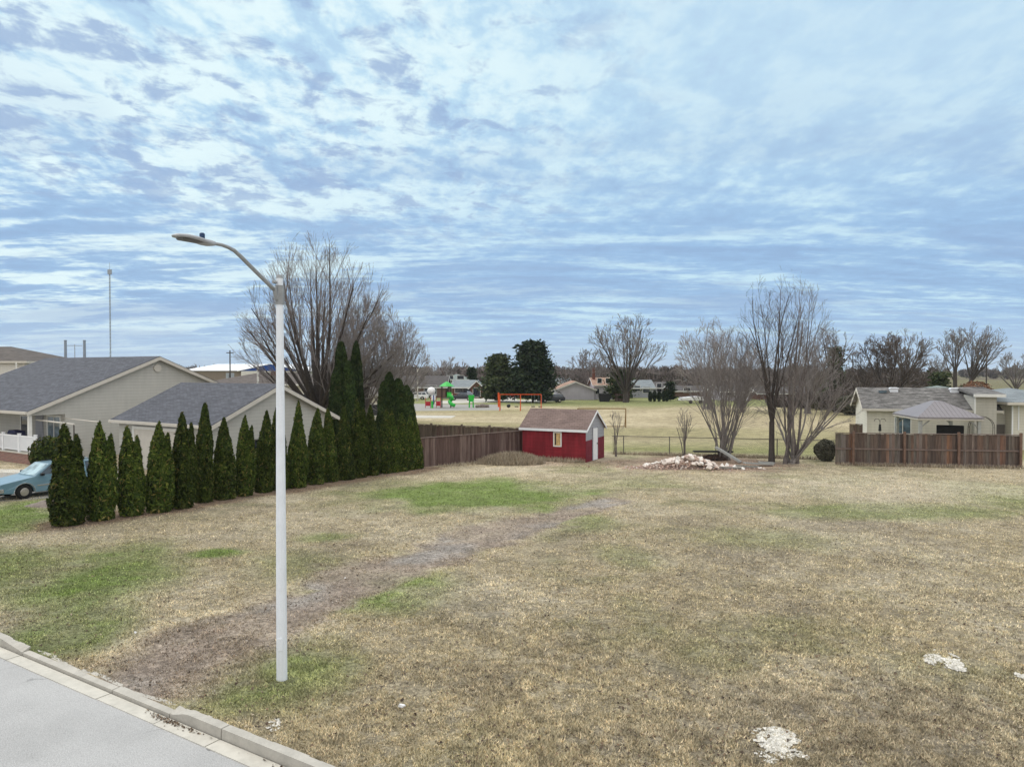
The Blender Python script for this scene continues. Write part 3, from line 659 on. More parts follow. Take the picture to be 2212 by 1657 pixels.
# gazebo
gz = thing('gazebo', 'grey metal hip roofed gazebo standing before the cream house', 'gazebo', (at(2028, 900, 48.6).x, 48.6, 0), RA * .5)
gw = 1.95; zg = 2.52
m = MB(); gd_ = 2.9; q = [(-gw, -gw, zg), (gw, -gw, zg), (gw, gd_, zg), (-gw, gd_, zg)]; m.add(q + [(a, b, zg + .08) for a, b, c in q] + [(-.25, .1, 3.55), (.25, .1, 3.55), (.25, .8, 3.55), (-.25, .8, 3.55)],
    ((0, 3, 2, 1), (0, 1, 5, 4), (1, 2, 6, 5), (2, 3, 7, 6), (3, 0, 4, 7), (4, 5, 9, 8), (5, 6, 10, 9), (6, 7, 11, 10), (7, 4, 8, 11), (8, 9, 10, 11)))
rf = m.build('roof', 'metal_roof', gz)
m = MB()
for i in range(15):   # standing seams on the near face
    x = -gw + .14 + i * (2 * gw - .28) / 14; t = 1 - max(0, abs(x) - .25) / (gw - .25)
    m.tube([(x, -gw, zg + .09), (x, -gw + (gw + .1) * t, zg + .09 + .95 * t)], .014, 4)
m.build('roof_seam', 'metal_roof', rf)
m = MB(); g2 = gw - .06
for a, b in (((-g2, -g2), (g2, -g2)), ((g2, -g2), (g2, gd_ - .06)), ((g2, gd_ - .06), (-g2, gd_ - .06)), ((-g2, gd_ - .06), (-g2, -g2))): m.tube([(*a, zg - .08), (*b, zg - .08)], .06, 4)
m.build('beam', 'trim_beige', gz)
for sx in (-1, 1):
    for sy in (-1, 1):
        m = MB(); x, y = sx * 1.72, (-1.72 if sy < 0 else 2.6); m.box(x - .09, x + .09, y - .09, y + .09, 0, zg - .12); m.build('post', 'board_grey', gz)
        m = MB(); m.tube([(x, y, 1.9), (x - sx * .55, y, zg - .13)], .045, 4); m.build('brace', 'board_grey', gz)
so = thing('outdoor_sofa', 'black cushioned patio sofa under the gazebo', 'sofa', (at(2052, 900, 48.6).x, 48.4, 0), RA)
m = MB(); m.box(-.8, .8, -.35, .35, .12, .55); m.build('seat', 'black_plastic', so, bevel=.05)
m = MB(); m.box(-.8, .8, .353, .55, .12, 1.95); m.build('backrest', 'black_plastic', so, bevel=.05)
for s in (-1, 1): m = MB(); m.box(s * .9 - .097, s * .9 + .097, -.35, .5, .1, .75); m.build('armrest', 'black_plastic', so, bevel=.04)
tr = thing('garden_arch', 'thin dark metal garden arch before the cream bay', 'garden arch', (at(2122, 900, 47.6).x, 47.6, 0), RA)
m = MB(); 
for y in (0, .45):
    pts = [(-.7, y, 0), (-.7, y, 1.9)] + [(-.7 * math.cos(t), y, 1.9 + .7 * math.sin(t)) for t in np.linspace(.1, math.pi - .1, 11)] + [(.7, y, 1.9), (.7, y, 0)]
    m.tube(pts, .022, 5)
m.build('hoop', 'trim_dark', tr)
m = MB(); [m.tube([(-.7 * math.cos(t), 0, 1.9 + .7 * math.sin(t)), (-.7 * math.cos(t), .45, 1.9 + .7 * math.sin(t))], .012, 4) for t in np.linspace(0, math.pi, 9)]; m.build('rung', 'trim_dark', tr)
sk = thing('feeder_hook', 'black shepherd hook carrying a bird feeder in front of the cream wall', 'garden hook', (at(1901, 900, 49).x, 49, 0), 0)
m = MB(); m.tube([(0, 0, 0), (0, 0, 2.2), (.1, 0, 2.35), (.3, 0, 2.35), (.4, 0, 2.2)], .018, 5); m.tube([(0, 0, 2.2), (-.1, 0, 2.35), (-.3, 0, 2.35), (-.4, 0, 2.2)], .018, 5); m.build('pole', 'black_plastic', sk)
m = MB(); m.tube([(0, 0, 1.55), (0, 0, 2.0)], [.1, .07], 8); m.build('feeder', 'black_plastic', sk)
# ------------------------------------------------------------------ sheds and fences
sp = gp(1266, 999); SR = math.atan2(-.47, .88)
sx_ = Vector((math.cos(SR), math.sin(SR), 0)); LS, WS = 4.35, 3.0
osd = sp - sx_ * LS
sh = thing('garden_shed', 'red shed with brown gable roof and a narrow white door', 'shed', osd, SR)
m = MB(); ym = WS / 2
m.box(0, LS - .02, 0, WS, 0, 1.98); m.build('wall', 'siding_red', sh)
m = MB(); m.prism([(-.02, 0), (WS + .02, 0), (WS + .02, 1.38), (-.02, 1.30)], 'x', LS - .018, LS + .012); m.build('gable_lower_wall', 'siding_red_dull', sh)['label'] = 'dull red lower half of the gable wall'
m = MB(); m.prism([(0, 1.302), (WS, 1.382), (WS, 1.98), (ym, 3.02), (0, 1.98)], 'x', LS - .018, LS); m.build('gable_upper_wall', 'siding_grey', sh)['label'] = 'bare grey upper half of the gable wall'
m = MB(); m.prism([(0, 1.983), (WS, 1.983), (ym, 3.02)], 'x', 0, .02); m.build('rear_gable_wall', 'siding_grey', sh)
s = 1.04 / ym; oh = .14; e0 = 1.98 - s * oh
m = MB(); m.prism([(-oh, e0), (ym, 3.02), (WS + oh, e0), (WS + oh, e0 + .1), (ym, 3.13), (-oh, e0 + .1)], 'x', -.18, LS + .12); m.build('roof', 'roof_shed', sh)
m = MB(); m.prism([(-oh - .02, e0 - .05), (ym, 2.98), (WS + oh + .02, e0 - .05), (WS + oh + .02, e0 + .08), (ym, 3.11), (-oh - .02, e0 + .08)], 'x', LS + .123, LS + .15); m.box(-.18, LS + .12, -oh - .03, -oh - .003, e0 - .06, e0 + .09)
m.build('trim', 'white_vinyl', sh)
m = MB(); m.box(LS + .014, LS + .055, 1.05, 1.75, .02, 2.0); d = m.build('door', 'white_vinyl', sh)
m = MB(); m.box(LS + .056, LS + .09, 1.63, 1.68, .98, 1.06); m.build('handle', 'steel_pipe', d)
m = MB(); m.box(LS + .014, LS + .05, .97, 1.048, .02, 2.08); m.box(LS + .014, LS + .05, 1.752, 1.83, .02, 2.08); m.build('door_frame', 'siding_grey', sh)
wf = win(sh, 'y-', (2.45, 1.33), .42, .78, 0, 'curtain', fw=.07)
m = MB(); m.box(2.28, 2.36, -.03, -.021, .98, 1.7); m.build('curtain', 'glass_dark', wf)
def board_fence(name, label, p0, p1, h, mat, board=.14, posts=(), rails=(.35, 1.45), raildepth=-1, top=True, seed=1, postmat='post_wood', jitter=.02):
    """p0->p1 on the ground; local x runs along; near side is local -y"""
    d = p1 - p0; Ln = math.hypot(d.x, d.y); a = math.atan2(d.y, d.x)
    root = thing(name, label, 'fence', (p0.x, p0.y, 0), a); rn = random.Random(seed); m = MB(); x = 0
    while x < Ln:
        hh = h + rn.uniform(-jitter, jitter); m.box(x + .004, min(Ln, x + board - .004), -.012, .012 + rn.uniform(-.004, .004), .04, hh); x += board
    m.build('board_panel', mat, root)
    m = MB()
    for z in rails: m.box(0, Ln, raildepth * .055 - .02, raildepth * .055 + .02, z - .045, z + .045)
    if top: m.box(-.02, Ln + .02, -.07, .05, h + .022, h + .06)
    m.build('rail', 'rail_wood', root)
    for px in posts:
        m = MB(); ph = h + .16; m.box(px - .055, px + .055, -.115, -.072, 0, ph) if False else m.box(px - .06, px + .06, -.20, -.08, 0, ph); m.build('post', postmat, root)
    return root
fl0, fl1 = gp(908, 1011), at(1128, 930, 47.2); fl1.z = 0
board_fence('board_fence', 'brown board fence running from the last cedar to the red shed', fl0, fl1, 1.68, 'fence_brown', .15, (), (), seed=2)
m0 = at(902, 917, 51.5); m0.z = 0; m1 = at(1150, 926, 47.9); m1.z = 0
m0 = m0 + (m0 - m1) * .15
board_fence('board_fence', 'grey brown board fence at the back left boundary beside the park', m0, m1, 1.78, 'fence_grey', .15, (2.5, 4.9, 7.0), (.4, 1.4), 1, seed=3, postmat='fence_grey')
r0, r1 = gp(1804, 1004), gp(2206, 1011)
tot = (r1 - r0).length
board_fence('board_fence', 'weathered reddish board fence with mixed replacement boards before the gazebo', r0, r1, 1.86, 'fence_mixed', .15, (.97, tot * .375, tot * .665, tot * .99), (.12, .97), -1, seed=7)
r2 = gp(2206, 1011); r3 = gp(2330, 1030)
board_fence('board_fence', 'dark board fence continuing past the last post at the right frame edge', gp(2216, 1012), gp(2330, 1016), 1.5, 'fence_grey', .15, (), (.12, .97), -1, seed=8)
q0 = at(1835, 918, 58); q1 = at(1874, 914, 57); q0.z = q1.z = 0
board_fence('board_fence', 'short grey board fence between the cream house and the park', q0, q1, 1.35, 'fence_grey', .15, (), (.4,), 1, seed=9)
q0 = at(1328, 846, 132); q1 = at(1360, 846, 132); q0.z = q1.z = 0
board_fence('board_fence', 'brown board fence across the park between the lilac and grey houses', q0, q1, 1.75, 'fence_brown', .15, (), (.4,), 1, seed=10)
# chain link fences
def chainlink(label, p0, p1, h, ppos, name='chain_link_fence', wire=.006, step=.11):
    d = p1 - p0; Ln = math.hypot(d.x, d.y); root = thing(name, label, 'fence', (p0.x, p0.y, 0), math.atan2(d.y, d.x))
    m = MB(); m.tube([(0, 0, h), (Ln, 0, h)], .024, 6); m.build('top_rail', 'steel_pipe', root)
    for x in ppos: m = MB(); m.tube([(x, 0, 0), (x, 0, h + .04)], .033, 6); m.build('post', 'steel_pipe', root)
    m = MB(); x = -h
    while x < Ln:
        for s in (0, 1):
            a0, a1 = max(0, x), min(Ln, x + h)
            z0, z1 = (a0 - x), (a1 - x)
            if s: z0, z1 = h - z0, h - z1
            if a1 - a0 > .05:
                m.add([(a0, 0, z0), (a0, 0, z0 + wire * 1.6), (a1, 0, z1 + wire * 1.6), (a1, 0, z1)], ((0, 1, 2, 3),))
        x += step
    m.build('wire_mesh', 'steel_pipe', root, norm=False)
    return root
c0 = at(1322, 942, 49.2); c1 = at(1806, 951, 46.0); c0.z = c1.z = 0; tl = (c1 - c0).length
chainlink('rusty waist high chain link fence behind the rubble and bare trees', c0, c1, 1.2, (.15, tl * .055, tl * .27, tl * .48, tl * .75, tl * .97))
# ------------------------------------------------------------------ soccer goal, park
gY = 72; ga, gb = at(1248, 881, gY), at(1351, 882, gY)
gl = thing('soccer_goal', 'rusty yellow soccer goal frame on the park field behind the shed', 'goal', (ga.x, gY, 0), math.atan2(-1.0, gb.x - ga.x) * .3)
Lg = gb.x - ga.x
m = MB(); m.tube([(0, 0, 1.85), (Lg, 0, 1.85)], .055, 6); m.build('crossbar', 'rust_pipe', gl)
for x in (0, Lg): m = MB(); m.tube([(x, 0, 0), (x, 0, 1.85)], .055, 6); m.build('goal_post', 'rust_pipe', gl)
m = MB(); [m.tube([(x, 0, 1.8), (x, 1.2, 0)], .03, 5) for x in (0, Lg)]; m.tube([(0, 1.2, .03), (Lg, 1.2, .03)], .03, 5); m.build('rear_frame', 'rust_pipe', gl)
# playground: play tower
PY = 110
px_ = lambda x: at(x, 800, PY).x
pl = thing('play_tower', 'playground tower with green roof, green slide and red panels', 'play structure', (px_(965), PY, 0), 0)
m = MB(); rr = 1.15; top = hz(824, PY)
m.add([(rr * math.cos(t), rr * math.sin(t), 3.2) for t in np.linspace(0, 2 * math.pi, 9)[:-1]] + [(.4 * math.cos(t), .4 * math.sin(t), 3.75) for t in np.linspace(0, 2 * math.pi, 9)[:-1]] + [(0, 0, top)], [(i, (i + 1) % 8, 8 + (i + 1) % 8, 8 + i) for i in range(8)] + [(8 + i, 8 + (i + 1) % 8, 16) for i in range(8)] + [tuple(range(8))])
m.build('roof', 'play_green', pl)
for x, y in ((-.75, -.7), (.6, -.7), (-.75, .7), (.6, .7)): m = MB(); m.tube([(x, y, 0), (x, y, 3.3)], .055, 6); m.build('post', 'play_dark', pl)
m = MB(); m.box(-.7, .55, -.65, .65, 1.35, 1.43); m.box(-2.3, -.8, -.65, .65, .9, .98); m.build('deck', 'play_dark', pl)
m = MB(); pts = [(.35, -.7, 2.0), (.55, -1.0, 1.85), (.85, -1.1, 1.6), (.9, -.8, 1.35), (.65, -.6, 1.15), (.5, -.9, .95), (.7, -1.3, .7), (1.0, -1.4, .5), (1.3, -1.3, .35)]
m.tube(pts, .27, 10); m.build('slide', 'play_green', pl, smooth=True)
m = MB(); m.box(.1, .75, -.8, -.72, 1.5, 2.35); m.build('slide_hood', 'play_green', pl)
for x0 in (-3.1, -2.35, -1.5, -.85):
    m = MB(); m.tube([(x0, -.8, 0), (x0, -.8, 1.6)], .045, 6); m.build('post', 'play_red', pl)
m = MB(); m.box(-3.05, -2.4, -.84, -.78, .3, .95); m.box(-1.45, -.9, -.84, -.78, .3, 1.0); m.build('panel', 'play_red', pl)
m = MB(); m.ball((-2.3, 0, 2.55), (.62, .6, .55), 1, 0, 3); m.build('dome', 'play_white', pl, smooth=True)
m = MB(); m.box(-2.2, -1.6, -.9, -.84, 1.2, 1.9); m.build('white_panel', 'play_white', pl)
m = MB(); m.box(-1.95, -1.8, -.97, -.91, .5, 1.9); m.build('blue_panel', 'play_blue', pl)
m = MB(); m.tube([(-2.05, -1.2, 0), (-2.05, -1.2, 1.0)], .17, 8); m.build('climber', 'play_green', pl)
g2 = thing('climbing_frame', 'small free standing green climber between slide and swings', 'climbing frame', (px_(1018), PY, 0), 0)
m = MB(); m.prism([(-.35, .9), (.35, .9), (.45, 1.9), (-.45, 1.9)], 'y', -.3, .3); m.build('panel', 'play_green', g2, bevel=.1)
for x in (-.3, .3): m = MB(); m.tube([(x, 0, 0), (x * .9, 0, .92)], .11, 6); m.build('leg', 'play_green', g2)
m = MB(); m.prism([(-.6, 1.9), (.3, 1.9), (-.1, 2.4), (-.65, 2.5)], 'y', -.3, .3); m.build('grey_top', 'stack_metal', g2, bevel=.05)
for i, (x, s) in enumerate(((1032, .7), (1042, .9), (1051, .75))):
    m = MB(); m.ball((0, 0, s * .25), (s * .55, s * .5, s * .42), i, .12, 2); b = m.build('boulder', 'stone', None, loc=(px_(x), PY + .3 * i, 0)); tag(b, ('brown boulder nearest the green climber', 'largest brown boulder, middle of the three by the climber', 'brown boulder nearest the orange swings')[i], 'boulder', 'boulders beside the playground')
SWY = 102
sw = thing('swing_set', 'long orange swing set on the park field left of the shed', 'swing set', (at(1080, 800, SWY).x, SWY, 0), R(-3))
LW = at(1169, 800, SWY).x - at(1080, 800, SWY).x; hs = 2.25
m = MB(); m.tube([(0, 0, hs), (LW, 0, hs)], .055, 6); m.build('top_beam', 'play_orange', sw)
for x in (.0, LW / 2, LW):
    for s in (-1, 1): m = MB(); m.tube([(x, 0, hs), (x, s * .9, 0)], .05, 6); m.build('leg', 'play_orange', sw)
for i, x in enumerate((1.2, 2.3, 4.6, 5.6)):
    m = MB(); m.box(x - .25, x + .25, -.1, .1, .5, .62) if i != 0 else m.ball((x, 0, .65), (.28, .25, .26), 2); s = m.build('swing_seat', 'black_plastic', sw)
    m = MB(); m.tube([(x - .22, 0, .6), (x - .22, 0, hs)], .012, 4); m.tube([(x + .22, 0, .6), (x + .22, 0, hs)], .012, 4); m.build('chain', 'stack_metal', s)
m = MB(); m.box(-.3, -.08, -.1, .1, .5, 2.5); m.build('end_panel', 'play_orange', sw)
sheet('path', 'concrete_pale', [gp(*p, .004) for p in ((985, 857), (1110, 857), (1120, 866), (980, 866))])
sheet('path', 'concrete_pale', [gp(*p, .008) for p in ((940, 866), (1190, 863), (1195, 867), (940, 872))])
sheet('path', 'gravel', [gp(*p, .004) for p in ((880, 872), (1075, 874), (1085, 886), (870, 888))])
sheet('path', 'concrete_pale', [gp(*p, .006) for p in ((870, 897), (985, 898), (975, 903), (870, 903))])
sheet('driveway', 'gravel', [uv(-42.5, KERB + .05, .006), uv(-33, KERB + .05, .006), uv(-33.5, 43, .006), uv(-42.5, 43, .006)]) if False else None
drv = [gp(-150, 1094, .006), gp(116, 1075, .006), gp(330, 1010, .006), gp(120, 1009, .006), gp(-250, 1040, .006)]
sheet('driveway', 'gravel', drv)
sheet('footpath', 'concrete_pale', [gp(-200, 1022, .01), gp(66, 1021, .01), gp(70, 1014, .01), gp(-200, 1011, .01)])
# ------------------------------------------------------------------ masts, poles
def lattice(label, x, ytop, Y, w):
    b = at(x, 800, Y); h = hz(ytop, Y); t = thing('radio_mast', label, 'mast', (b.x, Y, 0), 0); m = MB()
    cs = [(w * math.cos(a), w * math.sin(a)) for a in (0, 2.094, 4.189)]
    for c in cs: m.tube([(*c, 0), (*c, h)], .05, 4)
    m.build('leg', 'mast_metal', t); m = MB(); z = 0; i = 0
    while z < h - 1:
        for k in range(3): a, b_ = cs[k], cs[(k + 1) % 3]; m.tube([(*a, z), (*b_, z + 1)], .03, 3)
        z += 1
    m.build('bracing', 'mast_metal', t); m = MB(); m.tube([(0, 0, h), (0, 0, h + 2.2)], .05, 4); m.box(-.5, .5, -.2, .2, h - 1, h + .3); m.build('antenna', 'mast_metal', t)
lattice('thin lattice radio mast rising above the beige house roof', 239, 585, 200, .16)
for i, x in enumerate((142, 183)):
    t = thing('chimney_stack', ('left one of two pale chimney stacks behind the beige house', 'right one of two pale chimney stacks behind the beige house')[i], 'chimney', (at(x, 800, 260).x, 260, 0), 0, 'stacks behind the beige house')
    m = MB(); m.tube([(0, 0, 0), (0, 0, hz(737, 260))], [.55, .42], 12); m.build('shaft', 'stack_metal', t)
    m = MB(); m.tube([(0, 0, hz(737, 260)), (0, 0, hz(735, 260))], [.5, .5], 12); m.build('rim', 'stack_metal', t)
def upole(label, x, ytop, Y, arm=1.2, transf=False, mat='bark_dark', r=.14):
    t = thing('utility_pole', label, 'utility pole', (at(x, 800, Y).x, Y, 0), R(10)); h = hz(ytop, Y)
    m = MB(); m.tube([(0, 0, 0), (0, 0, h)], [r, r * .75], 6); m.build('pole', mat, t)
    m = MB(); m.box(-arm, arm, -.07, .07, h - .5, h - .35); m.build('crossarm', mat, t)
    if transf: m = MB(); m.tube([(-.4, 0, h - 5), (-.4, 0, h - 4)], .3, 8); m.tube([(.4, 0, h - 5), (.4, 0, h - 4)], .3, 8); m.build('transformer', 'mast_metal', t)
upole('utility pole with wide crossarm between the two chimney stacks', 162, 744, 230, 2.2, mat='mast_metal')
upole('dark utility pole with transformers above the white arena roof', 497, 757, 130, .6, True)
upole('thin dark utility pole above the right hand roofs', 2131, 762, 150, .6)
upole('distant utility pole behind the spruce', 1842, 762, 170, .6)
upole('pale post rising behind the garage ridge', 557, 793, 70, .15, mat='trim_white', r=.12)
upole('faint distant pole right of the big bare thicket', 2060, 770, 180, .5)
t = thing('park_lamp', 'pale lamp post beside the street behind the playground', 'street lamp', (at(902, 800, 135).x, 135, 0), 0); m = MB(); m.tube([(0, 0, 0), (0, 0, hz(799, 135))], .12, 6); m.build('pole', 'trim_beige', t); m = MB(); m.box(-.1, 1.3, -.12, .12, hz(799, 135), hz(799, 135) + .12); m.build('lamp_head', 'trim_beige', t)
# arena
ar = thing('arena', 'wide white roofed arena hall with a blue gable far behind the garage', 'building', (at(395, 800, 175).x, 175, 0), 0)
xa = lambda x, Y=175: at(x, 800, Y).x - at(395, 800, 175).x
m = MB(); m.box(0, xa(548), 0, 30, 0, hz(801, 175)); m.build('wall', 'arena_wall', ar)
m = MB(); m.add([(-.5, -.5, hz(801, 175) + .01), (xa(560), -.5, hz(801, 175) + .01), (xa(560), 22, hz(786.5, 197)), (-.5, 22, hz(786.5, 197)), (-.5, 22, 3), (xa(560), 22, 3)], ((0, 1, 2, 3), (3, 2, 5, 4), (0, 3, 4), (1, 5, 2))); m.build('roof', 'arena_roof', ar)
m = MB(); m.prism([(xa(524), hz(801.5, 174)), (xa(655), hz(801.5, 174)), (xa(589), hz(787.2, 174))], 'y', -1.62, 20); m.build('blue_gable', 'arena_blue', ar)
m = MB(); m.prism([(xa(518), hz(801.3, 174)), (xa(589), hz(785.6, 174)), (xa(661), hz(801.3, 174)), (xa(661), hz(802.3, 174)), (xa(589), hz(786.8, 174)), (xa(518), hz(802.3, 174))], 'y', -1.7, 20.2); m.build('gable_roof', 'arena_roof', ar)
m = MB(); m.box(xa(526), xa(655), -1.6, 20, 0, hz(801.6, 174)); m.build('gable_wall', 'siding_white', ar)
# ------------------------------------------------------------------ vegetation
def segs_mesh(name, S, mat, parent, n=3):
    """S: (m,8) p0,p1,r0,r1 -> prisms"""
    S = np.asarray(S, float)
    if not len(S): return None
    p0, p1, r0, r1 = S[:, :3], S[:, 3:6], S[:, 6], S[:, 7]
    d = p1 - p0; d /= np.linalg.norm(d, axis=1, keepdims=True) + 1e-9
    a = np.where(np.abs(d[:, 2:3]) < .9, np.array([[0, 0, 1.]]), np.array([[1., 0, 0]]))
    e1 = np.cross(d, a); e1 /= np.linalg.norm(e1, axis=1, keepdims=True); e2 = np.cross(d, e1)
    V = np.zeros((len(S), 2 * n, 3))
    for k in range(n):
        t = 2 * math.pi * k / n; o = e1 * math.cos(t) + e2 * math.sin(t)
        V[:, k] = p0 + o * r0[:, None]; V[:, n + k] = p1 + o * r1[:, None]
    base = (np.arange(len(S)) * 2 * n)[:, None]
    Fc = np.concatenate([base + np.array([[k, (k + 1) % n, n + (k + 1) % n, n + k]]) for k in range(n)], 0)
    return npmesh(name, V.reshape(-1, 3), Fc, mat, parent, smooth=(n > 4))
def grow(S, rn, p, d, Ln, r, lvl, maxl, up=.06, wob=.12, kids=5, ang=(25, 45), cf=(.35, .6), rmin=.008, start=.2, rtip=.10):
    n = max(3, int(4 + 2 * (maxl - lvl))); st = Ln / n; p = list(p); d = list(d)
    nk = kids if lvl < maxl else 0
    ks = sorted(start + (.98 - start) * rn.random() ** .8 for _ in range(nk)); ki = 0
    for i in range(n):
        d[0] += rn.gauss(0, wob); d[1] += rn.gauss(0, wob); d[2] += rn.gauss(0, wob * .6) + up
        q = math.sqrt(d[0] ** 2 + d[1] ** 2 + d[2] ** 2); d = [c / q for c in d]
        np_ = [p[j] + d[j] * st for j in range(3)]
        ra = max(rmin, r * (1 - (1 - rtip) * i / n)); rb = max(rmin, r * (1 - (1 - rtip) * (i + 1) / n))
        S[min(lvl, 3)].append(p + np_ + [ra, rb])
        while ki < nk and ks[ki] <= (i + 1) / n:
            f = ks[ki]; ki += 1; a = R(rn.uniform(*ang)); az = rn.uniform(0, 2 * math.pi)
            D = Vector(d); e = D.orthogonal().normalized(); e.rotate(Matrix.Rotation(az, 3, D)) if False else None
            e = Matrix.Rotation(az, 3, D) @ D.orthogonal().normalized()
            nd = D * math.cos(a) + e * math.sin(a)
            t = f * n - i
            grow(S, rn, [p[j] + d[j] * st * t for j in range(3)], nd, Ln * rn.uniform(*cf) * (1.2 - .6 * f) * (1.35 if lvl >= 2 else 1), max(rmin, (ra * .5)), lvl + 1, maxl, up, wob, max(3, int(kids * .75)), ang, cf, rmin, .12, rtip)
        p = np_
def bare_tree(name, label, x, ybase, Y, ytop, wpx, seed, trunk_h=.15, nl=10, maxang=60, r=.25, kids=6, maxl=3, bark='bark', twig='twig', rmin=.012, up=.05, stems=1, spread=.3, hc=.5, cat='tree', group=None, wob=.1, cf=(.3, .5), lean=0, ang=(18, 38), st0=.18, lr=1.0):
    rn = random.Random(seed); Hh = hz(ytop, Y); W = wpx / F * Y
    root = thing(name, label, cat, (at(x, 800, Y).x, Y, 0), 0, group)
    S = [[], [], [], []]
    for s in range(stems):
        sx = rn.uniform(-spread, spread) if stems > 1 else 0; sy = rn.uniform(-spread, spread) * .7 if stems > 1 else 0
        th = Hh * trunk_h
        rr = r / math.sqrt(stems)
        if th > .2:
            q = [sx + lean * .3, sy, th]; S[0].append([sx, sy, -.1, sx + lean * .1, sy, th * .35, rr * 1.25, rr]); S[0].append([sx + lean * .1, sy, th * .35, q[0], q[1], q[2], rr, rr * .9])
        else: q = [sx, sy, 0]
        nls = max(1, nl // stems); zc = Hh * hc
        for i in range(nls):
            fr = (i + .5) / nls; ph = R(maxang) * math.sqrt(rn.random() if stems > 1 else fr); az = rn.uniform(0, 6.283) if stems > 1 else i * 2.399 + rn.uniform(-.3, .3)
            e = [W / 2 * math.sin(ph) * math.cos(az), W / 2 * math.sin(ph) * math.sin(az) * .9, zc + (Hh - zc) * math.cos(ph) ** .8 if ph < 1.57 else zc - (ph - 1.57) * zc * .6]
            e = [e[0] * rn.uniform(.88, 1.05) + lean, e[1], e[2] * rn.uniform(.88, 1.02)]
            k0 = rn.uniform(.75, 1.0) if th > .2 else 0
            if th > .2 and ph > 1.0: k0 = rn.uniform(.55, .95)
            b = [q[0], q[1], q[2] * k0] if th > .2 else [q[0] + rn.uniform(-.1, .1), q[1], 0]
            v = Vector(e) - Vector(b); Ln = v.length * .98; d = v.normalized(); d = (d + Vector((d.x, d.y, 0)) * .25 - Vector((0, 0, .0))).normalized()
            grow(S, rn, b, d, Ln * 1.02, rr * lr * rn.uniform(.26, .42) * (.9 + 1.2 / math.sqrt(nls)), 1, maxl + 1, up * .4, wob * .5, kids, ang, cf, rmin, st0)
    def inside(q, k):
        zz = q[2] - zc; rz = (Hh - zc) if zz > 0 else zc * 1.15
        return ((q[0] - lean * .5) / (W / 2 + abs(lean) * .5)) ** 2 + (q[1] / (W / 2)) ** 2 + (zz / rz) ** 2 < k
    for li in (1, 2, 3): S[li] = [q for q in S[li] if inside(q[3:6], (1.02, 1.02, 1.10, 1.18)[li] + rn.uniform(-.12, .12))]
    segs_mesh('trunk', S[0] + S[1], bark, root, 6)
    segs_mesh('crown', S[2] + S[3], twig, root, 3)
    return root
bare_tree('bare_tree', 'largest bare spreading tree, behind the garage and lamp pole', 690, 0, 58, 528, 330, 11, .16, 30, 98, .46, 8, 3, rmin=.009, hc=.42, cf=(.32, .50), wob=.05, up=.05, twig='twig_big', bark='bark_dark', ang=(12, 30), st0=.28, lr=1.25)
bare_tree('bare_tree', 'bare tree with straight trunk just behind the tall pair of cedars', 790, 0, 60, 645, 165, 12, .3, 20, 88, .18, 9, 3, wob=.06, ang=(14, 34), st0=.25, lr=1.1, rmin=.012, hc=.45, twig='twig_pale')
bare_tree('bare_tree', 'pale twiggy bare tree to the right of the tall pair of cedars', 842, 0, 63, 672, 165, 13, .2, 20, 92, .2, 9, 3, wob=.06, ang=(14, 34), st0=.25, lr=1.1, rmin=.012, hc=.42, twig='twig_pale')
bare_tree('bare_tree', 'bare many stemmed shrub tree behind the rubble heap', 1566, 0, 46.0, 715, 210, 14, .02, 24, 52, .30, 7, 3, rmin=.0065, hc=.50, stems=12, spread=.55, bark='bark_pale', twig='twig')
bare_tree('bare_tree', 'tall slim bare tree with dark trunk, tallest of the thicket on the right', 1668, 0, 44.4, 592, 150, 15, .22, 9, 46, .17, 6, 3, rmin=.006, hc=.55, bark='bark_dark', twig='twig_dark')
bare_tree('bare_tree', 'forked bare tree just right of the dark trunk at the fence', 1708, 0, 44.2, 604, 180, 16, .03, 8, 30, .24, 6, 3, rmin=.006, hc=.5, stems=4, spread=.5, bark='bark', twig='twig')
bare_tree('bare_tree', 'low spreading bare tree leaning right toward the brown fence', 1712, 0, 44.0, 745, 280, 17, .03, 14, 72, .26, 6, 3, rmin=.006, hc=.25, stems=4, spread=.35, bark='bark_pale', twig='twig', lean=.5)
bare_tree('sapling', 'thin bare sapling beside the right end of the shed', 1331, 0, 47.6, 885, 40, 18, .2, 5, 30, .07, 4, 2, rmin=.008, cat='sapling')
bare_tree('sapling', 'thin bare sapling at the chain link fence before the rubble heap', 1480, 0, 47.2, 880, 50, 19, .02, 7, 22, .10, 4, 2, rmin=.008, stems=3, spread=.2, cat='sapling')
bare_tree('bare_tree', 'broad bare vase shaped tree above the lilac house', 1352, 0, 128, 682, 170, 21, .12, 14, 62, .5, 6, 3, rmin=.03, hc=.45, bark='bark_dark', twig='twig')
bare_tree('bare_tree', 'small dense bare tree left of the broad tree above the tan roof', 1275, 0, 150, 752, 110, 22, .15, 12, 80, .35, 6, 3, rmin=.035, hc=.45)
bare_tree('bare_tree', 'pale upright bare tree behind the left side of the thicket', 1522, 0, 105, 690, 130, 23, .05, 16, 60, .4, 6, 3, rmin=.022, hc=.35, stems=3, spread=.8, bark='bark_pale', twig='twig_pale')
bare_tree('bare_tree', 'fan shaped pale bare tree behind the rubble shrub tree', 1600, 0, 98, 735, 120, 24, .05, 14, 70, .35, 6, 3, rmin=.022, hc=.35, stems=3, spread=.8, twig='twig_pale')
bare_tree('bare_tree', 'bare tree with flat swept crown beside the spruce', 1795, 0, 110, 706, 115, 25, .4, 9, 62, .3, 6, 3, rmin=.022, hc=.6, bark='bark_dark', twig='twig')
bare_tree('bare_tree', 'dense rounded dark bare tree above the weathered roof', 1918, 0, 120, 725, 160, 26, .1, 22, 95, .5, 8, 3, rmin=.03, hc=.4, bark='bark_dark', twig='twig_dark')
